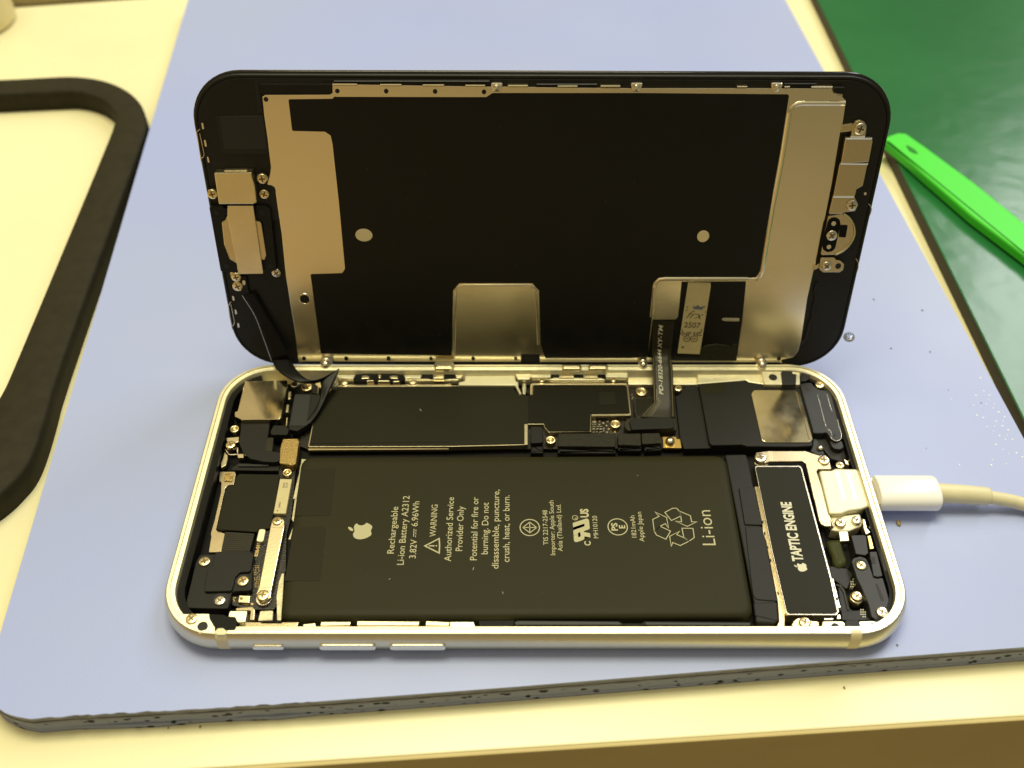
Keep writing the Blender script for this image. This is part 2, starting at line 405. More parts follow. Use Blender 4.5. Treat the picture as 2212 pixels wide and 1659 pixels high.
def filled(bm, pts, fn, mi=0):
    vs = [bm.verts.new(fn(Vector(p))) for p in ccw(pts)]; bm.faces.new(vs).material_index = mi

def bite(cmds, start):          # relative cubic segments -> points
    x, y = start; pts = [(x, y)]
    for seg in cmds:
        for i in range(0, len(seg), 6):
            a = seg[i:i+6]
            for k in range(1, 6):
                t = k/5; s = 1-t
                px = 3*s*s*t*a[0]+3*s*t*t*a[2]+t**3*a[4]; py = 3*s*s*t*a[1]+3*s*t*t*a[3]+t**3*a[5]
                pts.append((x+px, y+py))
            x += a[4]; y += a[5]
    return pts
FRUIT = bite([[-.948, 0, -2.415, -1.078, -3.96, -1.04, -2.04, .027, -3.91, 1.183, -4.961, 3.014, -2.117, 3.675, -.546, 9.103, 1.519, 12.09,
   1.013, 1.454, 2.208, 3.09, 3.792, 3.039, 1.52, -.065, 2.09, -.987, 3.935, -.987, 1.831, 0, 2.35, .987, 3.96, .948,
   1.637, -.026, 2.676, -1.48, 3.676, -2.948, 1.156, -1.688, 1.636, -3.325, 1.662, -3.415, -.039, -.013, -3.182, -1.221, -3.22, -4.857,
   -.026, -3.04, 2.48, -4.494, 2.597, -4.559, -1.429, -2.09, -3.623, -2.324, -4.39, -2.376, -2, -.156, -3.675, 1.09, -4.61, 1.09]], (12.152, 6.896))[:-1]
LEAF = bite([[.843, -1.012, 1.4, -2.427, 1.245, -3.83, -1.207, .052, -2.662, .805, -3.532, 1.818, -.78, .896, -1.454, 2.338, -1.273, 3.714,
   1.338, .104, 2.715, -.688, 3.559, -1.701]], (15.53, 3.83))[:-1]
def logo(bm, c, size, fn, mi=0):   # top of the mark points to -x, as the lettering does
    for poly in (FRUIT, LEAF):
        pts = [(c[0]+(y-12)/24*size, c[1]+(x-12)/24*size) for x, y in poly]
        filled(bm, pts, fn, mi)

# screws: one unit mesh per finish, shared
def screw_mesh(name, finish):
    bm = bmesh.new()
    lathe(bm, [(1, -.6), (1, .18), (.95, .27), (.82, .32), (.45, .35), (0, .36)], n=24)
    w, l = .15, .60
    cross = [(-w, -l), (w, -l), (w, -w), (l, -w), (l, w), (w, w), (w, l), (-w, l), (-w, w), (-l, w), (-l, -w), (-w, -w)]
    prism(bm, cross, .2, .372, 0, 1)
    bmesh.ops.recalc_face_normals(bm, faces=bm.faces)
    bmesh.ops.triangulate(bm, faces=[f for f in bm.faces if len(f.verts) > 4])
    for v in bm.verts: v.co *= S
    me = bpy.data.meshes.new(name); bm.to_mesh(me); bm.free(); me.materials.append(M[finish]); me.materials.append(M['recess'])
    for p in me.polygons:
        if p.material_index == 0: p.use_smooth = True
    return me
SCREW = {f: screw_mesh('screw_'+f, f) for f in ('brass', 'silver')}
def standoff_mesh():
    bm = bmesh.new(); lathe(bm, [(1, -1.5), (1, 0), (.9, .12), (.66, .12), (.55, 0), (.5, -.9), (0, -.9)], n=20)
    bmesh.ops.recalc_face_normals(bm, faces=bm.faces)
    for v in bm.verts: v.co *= S
    me = bpy.data.meshes.new('standoff'); bm.to_mesh(me); bm.free(); me.materials.append(M['brass'])
    for p in me.polygons: p.use_smooth = True
    return me
STAND = standoff_mesh()
def fit(f, c, r, z): # centre and radius on the body plane from a traced circle (radius measured along x)
    a, b = B(f([c, (c[0]+r, c[1])]), z); return a, abs(b[0]-a[0])
def screw(f, c, r, z, finish='brass', parent=None, hexa=False):
    a, rr = fit(f, c, r, z); o = bpy.data.objects.new('standoff' if hexa else 'screw', STAND if hexa else SCREW[finish]); COL.objects.link(o)
    o.parent = parent or phone; o.location = (a[0]*S, a[1]*S, z*S); o.scale = (rr, rr, 1 if not hexa else 1)
    o.rotation_euler = (random.uniform(-.04, .04), random.uniform(-.04, .04), random.uniform(0, pi/2)); return o
def dscrew(f, c, r, h, finish='brass'):
    a, b = D(f([c, (c[0]+r, c[1])]), h); rr = abs(b[0]-a[0]); o = bpy.data.objects.new('screw', SCREW[finish]); COL.objects.link(o)
    o.parent = panel; o.location = (a[0]*S, a[1]*S, h*S); o.scale = (rr, rr, 1); o.rotation_euler = (0, 0, random.uniform(0, pi/2)); return o

# ------------------------------------------------------------------ the setting: table, mats
TZ = -5.5
def lerp_line(a, b, t): return (a[0]+(b[0]-a[0])*t, a[1]+(b[1]-a[1])*t)
f0, f1 = B([(460, 1659), (2212, 1546.5)], TZ)
b0, b1 = B([(7.8, 18), (294, -2)], TZ)
FL, FR = lerp_line(f0, f1, -1.6), lerp_line(f0, f1, 2.4)
BL, BR = lerp_line(b0, b1, -4), lerp_line(b0, b1, 14)
bm = bmesh.new(); prism(bm, [FL, FR, BR, BL], TZ-1.4, TZ, .35, 0)
tbl = link('table_top', bm, ['table'])
def off(pts, dx, dy): return [(x+dx, y+dy) for x, y in pts]
tag(tbl, kind='structure')
# front apron: an edge strip with a groove and the panel below it
fd = (Vector(FR)-Vector(FL)).normalized(); fnv = Vector((-fd.y, fd.x))
def strip_poly(o0, o1): return [tuple(Vector(FL)+fnv*o0), tuple(Vector(FR)+fnv*o0), tuple(Vector(FR)+fnv*o1), tuple(Vector(FL)+fnv*o1)]
bm = bmesh.new()
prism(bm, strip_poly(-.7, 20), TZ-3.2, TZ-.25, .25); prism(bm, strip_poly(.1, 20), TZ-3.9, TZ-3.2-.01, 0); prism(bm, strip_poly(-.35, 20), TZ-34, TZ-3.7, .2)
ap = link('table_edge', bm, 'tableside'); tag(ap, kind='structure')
bd = (Vector(BR)-Vector(BL)).normalized(); bn = Vector((-bd.y, bd.x))
def back_poly(o0, o1): return [tuple(Vector(BL)+bn*o0), tuple(Vector(BR)+bn*o0), tuple(Vector(BR)+bn*o1), tuple(Vector(BL)+bn*o1)]
bm = bmesh.new(); prism(bm, back_poly(.01, 14), TZ-6, TZ-1.2, .1, 0); prism(bm, back_poly(5.2, 60), TZ-1.2, TZ+2.5, .6, 1)
rl = link('back_rail', bm, ['darkgap', 'cup']); tag(rl, 'dark brown painted shadow gap and cream rail along the far edge of the table', 'table rail')

# blue mat
e0, e1 = B([(405.9, 0), (160.5, 813.2)], 0); r0, r1 = B([(1696.8, 0), (2065.2, 677.9)], 0)
g0, g1 = B([(677.7, 1513.5), (1626.5, 1442)], 0)
def isect(a, b, c, d):
    a, b, c, d = map(Vector, (a, b, c, d)); u = b-a; v = d-c; w = c-a; k = (w.x*v.y-w.y*v.x)/(u.x*v.y-u.y*v.x); q = a+u*k; return (q.x, q.y)
mb0, mb1 = (Vector(b0)-bn*14), (Vector(b1)-bn*14)
cTL = isect(e0, e1, mb0, mb1); cTR = isect(r0, r1, mb0, mb1); cBR = isect(r0, r1, g0, g1); cBL = isect(e0, e1, g0, g1)
def wavy(poly, amp, seed, step=1.3, only=None):
    rnd = random.Random(seed); out = []
    for i in range(len(poly)):
        a = Vector(poly[i]); b = Vector(poly[(i+1) % len(poly)]); n = max(1, int((b-a).length/step)) if (only is None or i in only) else 1
        nn = Vector((-(b-a).y, (b-a).x)).normalized() if (b-a).length > 0 else Vector((0, 0))
        for k in range(n):
            q = a+(b-a)*(k/n)+(nn*rnd.uniform(-amp, amp) if n > 1 and k else nn*0); out.append((q.x, q.y))
    return out
front = B([(65, 1553), (150, 1546), (420, 1531.5), (677, 1516), (1106, 1484), (1626, 1442), (2212, 1398)], 0)
corner_l = B([(-30, 1470), (-31, 1492), (-25, 1512), (-11, 1527), (10, 1539), (36, 1548)], 0)
cBR = isect(r0, r1, front[-2], front[-1])
matpoly = ccw([cTL]+corner_l+front+[cBR, cTR])
fr_i = [i for i in range(len(matpoly)) if matpoly[i][1] < -40 and matpoly[(i+1) % len(matpoly)][1] < -40]
bm = bmesh.new(); prism(bm, wavy(matpoly, .13, 1, 1.0, fr_i), -.40, 0, .03, 0)
mt = link('rubber_mat', bm, 'bluemat'); tag(mt, 'blue rubber work mat with porous grey foam underside, under the opened phone', 'work mat')
bm = bmesh.new(); prism(bm, wavy(inset(matpoly, .02), .05, 2, 1.7, fr_i), -1.35, -.40, 0, 0); prism(bm, wavy(inset(matpoly, .28), .05, 22, 1.7, fr_i), -1.6, -1.35, 0, 0)
prism(bm, wavy(inset(matpoly, -.10), .04, 5, 2.1, fr_i), -2.05, -1.6, .08, 0)
link('rubber_layer', bm, 'skin', mt)
bm = bmesh.new()
po = wavy(inset(matpoly, .0), .10, 3, 2.6, fr_i); po2 = wavy(inset(matpoly, -.15), .45, 4, 6.5, fr_i)
prism(bm, po, TZ+.5, -2.05, .1, 0); prism(bm, po2, TZ, TZ+1.3, .3, 0)
link('foam_layer', bm, 'foam', mt)

# green mat beyond the right edge
q0, q1 = B([(1765, 0), (2098, 678)], -1.7)
gm = [lerp_line(q0, q1, -.12), lerp_line(q0, q1, 3.2)]
gdir = (Vector(q1)-Vector(q0)).normalized(); gn = Vector((-gdir.y, gdir.x))
if gn.x < 0: gn = -gn
gpoly = [isect(q0, q1, mb0+bn*6, mb1+bn*6), isect(q0, q1, FL, FR)]
gpoly = [gpoly[0], tuple(Vector(gpoly[1])+(Vector(gpoly[0])-Vector(gpoly[1])).normalized()*14)]
gpoly += [tuple(Vector(gpoly[1])+gn*330), tuple(Vector(gpoly[0])+gn*330)]
bm = bmesh.new(); prism(bm, gpoly, TZ, -1.7, .5, 0)
for f in bm.faces:
    f.normal_update()
    if abs(f.normal.z) < .5: f.material_index = 1
o = link('green_mat', bm, ['greenmat', 'greenside']); tag(o, 'glossy wrinkled dark green mat at the upper right', 'mat')

# black ring on the left
outer = [(-520, 190), (0, 171), (110, 165), (157, 163), (215, 169), (265, 187), (298, 212), (313, 240), (316, 266), (310, 292), (119.7, 813), (100, 890), (76, 966), (55, 1010), (30.6, 1037), (0, 1068), (-60, 1110), (-600, 1180)]
inner = [(-480, 226), (0, 203), (120, 197.5), (166.7, 196), (215.7, 210), (242, 232), (249, 248), (248, 262), (232, 305), (20.4, 813), (0, 855), (-35, 905), (-560, 985)]
zt = 1.1
# pad outlines to equal counts by resampling along the perimeter from the same start
def resample(poly, n):
    P_ = [Vector(p) for p in poly]; Ls = [(P_[(i+1) % len(P_)]-P_[i]).length for i in range(len(P_))]; T = sum(Ls); out = []; i = 0; acc = 0
    for k in range(n):
        t = T*k/n
        while acc+Ls[i] < t: acc += Ls[i]; i += 1
        q = P_[i]+(P_[(i+1) % len(P_)]-P_[i])*((t-acc)/Ls[i]); out.append((q.x, q.y))
    return out
def ring_mesh(bm, po, pi_, z0, z1, bev, mi=0, n=320):
    # match every outer point with an inner one by angle order
    def chaikin(p):
        out = []
        for i in range(len(p)):
            a = Vector(p[i]); b = Vector(p[(i+1) % len(p)]); out += [tuple(a*.75+b*.25), tuple(a*.25+b*.75)]
        return out
    po = chaikin(chaikin(ccw(po))); pi_ = chaikin(chaikin(ccw(pi_))); O = resample(po, n)
    I = resample(pi_, n*4); cen = Vector((sum(p[0] for p in pi_)/len(pi_), sum(p[1] for p in pi_)/len(pi_)))
    # arc-length matching starting at the closest pair
    k0 = min(range(len(I)), key=lambda k: (Vector(I[k])-Vector(O[0])).length); I = I[k0:]+I[:k0]; I = I[::4]
    def lvl(po_, z): return [bm.verts.new((x, y, z)) for x, y in po_]
    loops = [lvl(O, z0), lvl(O, z1-bev), lvl(inset(O, bev*.3), z1-bev*.3), lvl(inset(O, bev), z1), lvl(inset(I, -bev), z1), lvl(inset(I, -bev*.3), z1-bev*.3), lvl(I, z1-bev), lvl(I, z0)]
    for a, b in zip(loops, loops[1:]+loops[:1]):
        for k in range(n): bm.faces.new((a[k], a[(k+1) % n], b[(k+1) % n], b[k])).material_index = mi
bm = bmesh.new(); ring_mesh(bm, B(outer, zt), B(inner, zt), TZ, zt, .8)
o = link('black_frame', bm, 'ring', smooth=True); tag(o, 'thick black rounded frame lying on the cream table at the left', 'frame')

# cream cup at the top-left corner
cc = B([(-62, 52)], TZ)[0]
bm = bmesh.new(); lathe(bm, [(0, 0), (13.5, 0), (15.2, .8), (15.8, 2.4), (16.5, 22), (17, 45), (16.4, 45), (15.8, 22), (14.5, 3), (0, 2.6)], (cc[0], cc[1], TZ), 64)
o = link('cup', bm, 'cup', smooth=True); tag(o, 'smooth cream plastic cup cut off by the upper left corner', 'cup')

# green prying tool
top = fS([(300, 120), (375, 85), (450, 60), (520, 65), (560, 92), (700, 190), (1130, 505), (1559, 850), (1900, 1130), (1900, 1420), (1559, 1135), (1100, 790), (700, 445), (480, 250), (360, 150)])
bm = bmesh.new(); prism(bm, rp(B(top, 1.6), .6), -1.0, 1.6, .7)
tool = link('pry_tool', bm, 'green'); tag(tool, 'bright green plastic prying tool lying on the green mat', 'prying tool')
bm = bmesh.new(); prism(bm, rp(B(fS([(515, 172), (545, 178), (600, 215), (632, 250), (590, 248), (545, 225)]), 1.62), .3), 1.2, 1.615, 0)
M['greendark'] = mat('green_slot', (.01, .20, .01), .8)
link('slot', bm, 'greendark', tool)
bm = bmesh.new(); st = B(fS([(1650, 1215), (1100, 790)]), -1.0); prism(bm, circ(st[0], 2.2), -1.7, -1.0, .1); link('foot', bm, 'green', tool)

# ------------------------------------------------------------------ the phone
phone = empty('opened_phone')
tag(phone, 'opened smartphone with silver housing, exposed battery and screen raised on its back edge', 'smartphone')
HX, HY, CR, BK = 69.2, 33.65, 11.5, 1.0
def rrect(d, n=12, hx=HX, hy=HY, r=CR):
    x, y, r = hx-d, hy-d, max(r-d, .5); out = []
    for cx, cy, a0 in ((x-r, y-r+BK, 0), (-x+r, y-r+BK, pi/2), (-x+r, -y+r, pi), (x-r, -y+r, 3*pi/2)):
        for k in range(n+1):
            a = a0+pi/2*k/n; out.append((cx+r*cos(a), cy+r*sin(a)))
    return out
PROF = [(3.2, 0), (1.9, .12), (1.05, .55), (.45, 1.3), (.1, 2.3), (0, 3.1), (.05, 4.0), (.22, 4.9), (.5, 5.6), (.78, 6.0), (.95, 6.2)]
INNER = [(1.5, 6.2), (1.6, 5.98), (2.4, 5.93), (2.48, 5.8), (2.5, 1.1)]
def loops_mesh(bm, secs, cap0=True, cap1=True, mis=None):
    vs = [[bm.verts.new((x, y, z)) for x, y in rrect(d)] for d, z in secs]; n = len(vs[0])
    for i, (a, b) in enumerate(zip(vs, vs[1:])):
        for k in range(n): bm.faces.new((a[k], a[(k+1) % n], b[(k+1) % n], b[k])).material_index = (mis[i] if mis else 0)
    if cap0: bm.faces.new(list(reversed(vs[0])))
    if cap1: bm.faces.new(vs[-1])
bm = bmesh.new(); secs = PROF+INNER; mis = [0]*(len(PROF)-1)+[1]*(len(INNER))
loops_mesh(bm, secs, mis=mis)
housing = link('housing', bm, ['alu', 'alurim'], phone)
for p in housing.data.polygons: p.use_smooth = (p.material_index == 0 or abs(p.normal.z) < .3) and len(p.vertices) == 4
# antenna bands on the long sides
def band(xa, xb, side):
    bm = bmesh.new(); pr = [(d-.03, z) for d, z in PROF[1:]]+[(1.0, 6.23), (1.5, 6.23)]
    vs = [[bm.verts.new((x, side*(HY-d)+(BK if side > 0 else 0), z)) for x in (xa, xb)] for d, z in pr]
    for a, b in zip(vs, vs[1:]): bm.faces.new((a[0], a[1], b[1], b[0]))
    o = link('antenna_band', bm, 'band', housing, smooth=True); return o
fb = B(fQ([(815, 545), (975, 545)]), 6.2); band(fb[0][0], fb[1][0], -1)
fb = B(fG([(1095, 1405), (1200, 1405)]), 6.2); band(fb[0][0], fb[1][0], -1)
fb = B(fF([(528, 100), (632, 100)]), 6.2); band(fb[0][0], fb[1][0], 1)
fb = B(fA([(1385, 130), (1490, 130)]), 6.2); band(fb[0][0], fb[1][0], 1)
# side buttons on the front-facing edge
def button(xa, xb, zc, h, name):
    bm = bmesh.new(); p = rp([(xa, zc-h/2), (xb, zc-h/2), (xb, zc+h/2), (xa, zc+h/2)], h*.49, 6)
    loops = [(p, -HY+.6), (p, -HY-.22), (inset(ccw(p), .12), -HY-.36)]
    vs = [[bm.verts.new((x, y, z)) for x, z in ccw(q)] for q, y in loops]; n = len(vs[0])
    for a, b in zip(vs, vs[1:]):
        for k in range(n): bm.faces.new((a[k], a[(k+1) % n], b[(k+1) % n], b[k]))
    bm.faces.new(vs[-1]); return link(name, bm, 'alubtn', housing)
def bx(f, xa, xb, y): return [p[0] for p in [at(v, 3.2) for v in f([(xa, y), (xb, y)])]]
x_ = bx(fO, 518, 690, 270); button(x_[0], x_[1], 3.05, 1.35, 'mute_switch')
x_ = bx(fO, 880, 1190, 270); button(x_[0], x_[1], 3.1, 1.75, 'volume_button')
x_ = bx(fO, 1262, 1568, 268); button(x_[0], x_[1], 3.1, 1.75, 'volume_button')

# dark tray filling the inside
bm = bmesh.new(); loops_mesh(bm, [(2.52, 1.12), (2.52, 1.5)]); link('inner_tray', bm, 'black', phone)
# black gasket wall at the short ends
bm = bmesh.new()
def wall(a0, a1, n0, d0_, d1_, z1):
    ids = [i % 100 for i in range(a0, a1)]; r0_, r1_ = rrect(d0_, 24), rrect(d1_, 24); P0 = [r0_[i] for i in ids]; P1 = [r1_[i] for i in ids]
    prism(bm, P0+P1[::-1], 1.4, z1, 0)
wall(30, 73, 0, 2.56, 3.9, 4.9)
wall(79, 119, 0, 2.56, 3.3, 4.9)
link('gasket_wall', bm, 'black', phone)

# ---- battery
bat_v = [(651, 984), (1569, 981), (1631, 1333), (602, 1338)]
bp = B(bat_v, 4.5)
bm = bmesh.new(); p = ccw(rp(bp, 2.6, 5)); n = len(p)
sec = [(0, 1.5), (0, 3.4), (.12, 3.9), (.45, 4.3), (1.0, 4.48), (1.9, 4.55)]
vs = [[bm.verts.new((x, y, z)) for x, y in (inset(p, d) if d else p)] for d, z in sec]
for a, b in zip(vs, vs[1:]):
    for k in range(n): bm.faces.new((a[k], a[(k+1) % n], b[(k+1) % n], b[k]))
bm.faces.new(vs[-1]); battery = link('battery', bm, 'battery', phone, smooth=True)
ZB = 4.56
bm = bmesh.new()
prism(bm, rp(B(fB([(1225, 42), (1522, 30), (1480, 437), (1190, 442)]), 4.6), .5), 4.5, 4.6, 0)
prism(bm, rp(B(fB([(1172, 532), (1443, 535), (1390, 995), (1088, 995)]), 4.6), .5), 4.5, 4.6, 0)
link('pull_tab', bm, 'sticker', battery)
def fz(z): return lambda p: (p.x, p.y, z)
bm = bmesh.new(); F = fz(4.59)
def line(txt, s, e_, cap, f=fY, bold=.0):
    a, b = B(f([s, e_]), 4.59); x = (a[0]+b[0])/2
    put_text(bm, txt, (x, a[1]), (x, b[1]), cap, F, bold)
bo = .003
line('Rechargeable', (362, 968), (402, 460), 1.28, bold=bo)
line('Li-ion Battery A2312', (470, 1090), (524, 342), 1.28, bold=bo)
line('3.82V', (597, 1020), (609, 815), 1.25, bold=bo); line('6.96Wh', (619, 672), (633, 402), 1.25, bold=bo)
line('WARNING', (820, 785), (828, 437), 1.2, bold=bo)
line('Authorized Service', (984, 1053), (1005, 357), 1.28, bold=bo)
line('Provider Only', (1105, 940), (1115, 455), 1.28, bold=bo)
line('Potential for fire or', (1262, 1040), (1272, 357), 1.28, bold=bo)
line('burning. Do not', (1380, 975), (1385, 415), 1.28, bold=bo)
line('disassemble, puncture,', (1495, 1132), (1500, 275), 1.28, bold=bo)
line('crush, heat, or burn.', (1612, 1060), (1612, 335), 1.28, bold=bo)
line('TIS 2217-2548', (2034, 873), (2020, 497), .92, bold=bo)
line('Importer: Apple South', (2110, 985), (2090, 392), .92, bold=bo)
line('Asia (Thailand) Ltd.', (2190, 943), (2168, 432), .92, bold=bo)
line('MH10120', (455, 626), (437, 372), .92, fZ, bo)
line('1821mAh', (888, 618), (866, 368), .92, fZ, bo)
line('Apple Japan', (975, 665), (942, 327), .92, fZ, bo)
line('Li-ion', (1790, 705), (1725, 308), 2.55, fZ, -.004)
line('C', (368, 710), (362, 660), 1.15, fZ, .03); line('US', (340, 390), (337, 292), 1.5, fZ, .045)
line('PS', (673, 540), (668, 452), 1.15, fZ, .03); line('E', (758, 515), (756, 478), 1.15, fZ, .03)
line('R', (212, 410), (211, 385), .45, fZ, .0)
def cc_(f, c, r, w, ry=None):
    a, b = B(f([c, (c[0]+r, c[1])]), 4.59); rr = b[0]-a[0]; stroke(bm, circ(a, rr, 36), w, F, True); return a, rr
cc_(fZ, (190, 393), 31, .12); cc_(fZ, (674, 497), 110, .2); c_, r_ = cc_(fY, (1833, 685), 105, .2)
stroke(bm, [(c_[0]-r_*.72, c_[1]), (c_[0]+r_*.72, c_[1])], .17, F); stroke(bm, [(c_[0], c_[1]-r_*.62), (c_[0], c_[1]+r_*.62)], .17, F)
stroke(bm, [(c_[0]-r_*.72, c_[1]), (c_[0], c_[1]-r_*.66), (c_[0]+r_*.72, c_[1]), (c_[0], c_[1]+r_*.66)], .17, F, True)
# DC sign: solid and dashed bar
def seg(f, pts, w, closed=False): stroke(bm, B(f(pts), 4.59), w, F, closed)
seg(fY, [(572, 785), (578, 700)], .14)
for k in range(3): y_ = 790-k*31; seg(fY, [(594+k*2, y_), (595+k*2, y_-20)], .14)
seg(fY, [(695, 885), (850, 805), (855, 885), (850, 962)], .26, True)
seg(fY, [(740, 884), (800, 884)], .26); seg(fY, [(812, 884), (828, 884)], .26)
# recognised-component mark: a slanted R joined to an L
fV = frame(1810, 1600, 10.367)
filled(bm, B(fV([(160, 695), (600, 552), (655, 552), (698, 600), (724, 870), (702, 900), (522, 968), (540, 995), (735, 1035), (746, 1172), (546, 1136), (550, 1205), (505, 1255), (300, 1325), (232, 1320), (202, 1270), (190, 1100), (338, 1092), (344, 1168), (422, 1140), (412, 998), (334, 1022), (337, 1084), (189, 1092), (180, 935), (552, 802), (548, 715), (175, 837)]), 4.59), F)
# recycling arrows, outlined
AR1 = [(1105, 332), (1140, 375), (1078, 415), (1090, 525), (1212, 455), (1250, 505), (1225, 385), (1130, 345)]
for poly in ([(1100, 328), (1145, 378), (1072, 412), (1090, 545), (1155, 490), (1215, 460), (1252, 510), (1230, 390)],
             [(1090, 545), (1115, 590), (1222, 638), (1275, 545), (1155, 490)],
             [(1210, 333), (1300, 285), (1345, 285), (1380, 325), (1390, 375), (1285, 425)],
             [(1380, 320), (1500, 370), (1515, 440), (1572, 440), (1465, 492), (1330, 432), (1400, 440), (1392, 375)],
             [(1405, 512), (1530, 515), (1545, 620), (1485, 660), (1425, 615)],
             [(1485, 660), (1385, 710), (1300, 675), (1283, 720), (1265, 605), (1380, 545), (1345, 585), (1425, 620)]):
    seg(fZ, poly, .17, True)
lc = at((777, 1147), 4.59); logo(bm, (lc.x, lc.y), 4.75, F)
tx = link('printed_text', bm, 'ink', battery, recalc=False)
# lint on the wrap
bm = bmesh.new()
for f, p0, p1 in ((fY, (1215, 1150), (1226, 1118)), (fY, (1535, 1382), (1545, 1405)), (fY, (305, 1250), (322, 1238)), (fN, (1500, 110), (1503, 116)), (fC, (1615, 645), (1635, 670))):
    a, b = B(f([p0, p1]), 4.62 if f != fC else 4.1); zc = 4.62 if f != fC else 4.2; tube(bm, [(a[0], a[1], zc), (b[0], b[1], zc+.05)], .045, 5)
link('lint', bm, 'inkbrt', battery)
# foil strip on the left of the battery, black flap on its right
body('adhesive_strip', 'foil', battery, [
    (fA([(1755, 1195), (1700, 1190), (1690, 1290), (1640, 1480), (1600, 1659), (1640, 1659), (1700, 1330)]), 2.4, 3.3, .1, .05),
    (fB([(1250, 0), (1225, 0), (1175, 300), (1150, 470), (1172, 500), (1150, 560), (1120, 640), (1140, 640), (1190, 440), (1235, 60)]), 2.4, 3.2, .1, .05),
    (fB([(1065, 930), (1085, 930), (1075, 1100), (1060, 1330), (1025, 1330), (1020, 1120), (1040, 1000)]), 2.2, 3.0, .2, .05),
    (fB([(880, 1250), (990, 1245), (985, 1330), (860, 1335)]), 2.0, 2.8, .2, .1)])
body('protection_flap', 'blacksat', battery, [
    ([(1566, 982), (1612, 981), (1618, 1000), (1684, 1338), (1676, 1346), (1632, 1344), (1632, 1320)], 1.6, 3.9, .5, .25),
    (fG([(15, 15), (165, 5), (243, 372), (72, 366)]), 3.8, 4.2, .25, .12),
    (fG([(78, 384), (244, 388), (250, 450), (272, 520), (385, 1105), (185, 1088), (150, 1040), (98, 600)]), 3.8, 4.08, .4, .12),
    (fG([(155, 1120), (385, 1112), (395, 1300), (170, 1245)]), 3.6, 4.0, .3, .2)])

# ---- logic board and its shields
pcb = [(690, 835), (1360, 826), (1500, 828), (1500, 968), (668, 972), (640, 960), (645, 900)]
board = body('logic_board', 'pcb', phone, [(pcb, 1.6, 2.5, .6, .05)])
s1 = fC([(590, 372), (2000, 362), (2240, 362)])+fD([(690, 368), (742, 442), (772, 468), (905, 468), (912, 350), (2010, 350), (2032, 370), (2066, 697), (1603, 700), (1600, 905), (1100, 912), (1052, 855), (1040, 820), (858, 820), (858, 1060)])+fC([(1960, 1082), (318, 1085), (300, 1080), (355, 790), (440, 560)])
shield = body('board_shield', ['steelbrt', 'film2'], board, [(s1, 2.4, 3.75, .15, .1)])
s1i = inset(ccw(rp(B(s1, 3.85), .3)), .22)
bm = bmesh.new(); prism(bm, s1i, 3.7, 3.9, .12); link('shield_film', bm, 'film2', board)
M['filmb'] = mat('board_film_dark', (.0105, .010, .0045), .5, 0, .2, 90, spec=.1)
body('film_section', 'filmb', board, [(fD([(862, 480), (915, 470), (918, 365), (2000, 362), (2018, 378), (2050, 688), (1596, 694), (1590, 895), (1105, 900), (1062, 850), (1045, 800), (862, 800)]), 3.85, 3.99, .2, .05)])
body('chip_outline', 'film2', board, [(fD([(1690, 440), (1885, 436), (1892, 585), (1700, 592)]), 3.95, 4.07, .1, .04)])
body('film_crease', 'filmb', board, [(fC([(330, 1042), (1955, 1022), (1955, 1028), (330, 1048)]), 3.85, 3.95, .02, .02)])
body('shield_lip', 'steelbrt', board, [
    (fC([(302, 1100), (1958, 1092), (1958, 1112), (300, 1122)]), 2.4, 3.1, .1, .15),
    (fC([(600, 352), (1990, 345), (1990, 372), (590, 378)]), 2.6, 4.0, .1, .15),
    (fD([(815, 815), (858, 818), (856, 1058), (815, 1055)]), 3.6, 4.0, .1, .08),
    (fD([(1605, 700), (2062, 697), (2062, 716), (1605, 718)]), 3.4, 3.97, .05, .08),
    (fD([(2025, 352), (2038, 352), (2072, 712), (2056, 712)]), 3.4, 3.95, .05, .08),
    (fD([(885, 350), (912, 335), (2020, 335), (2020, 350), (912, 352), (907, 466), (885, 466)]), 3.4, 3.95, .1, .08)])
body('ground_clip', 'portmet', board, [
    (fa([(1300, 118), (1360, 105), (1362, 55), (1870, 50), (1880, 105), (1905, 120), (1905, 165), (1940, 235), (1915, 240), (1870, 152), (1300, 150)]), 3.7, 4.6, .15, .25),
    (fa([(1945, 130), (1980, 130), (1982, 180), (1975, 240), (1948, 240), (1942, 180)]), 3.0, 4.2, .1, .2)])
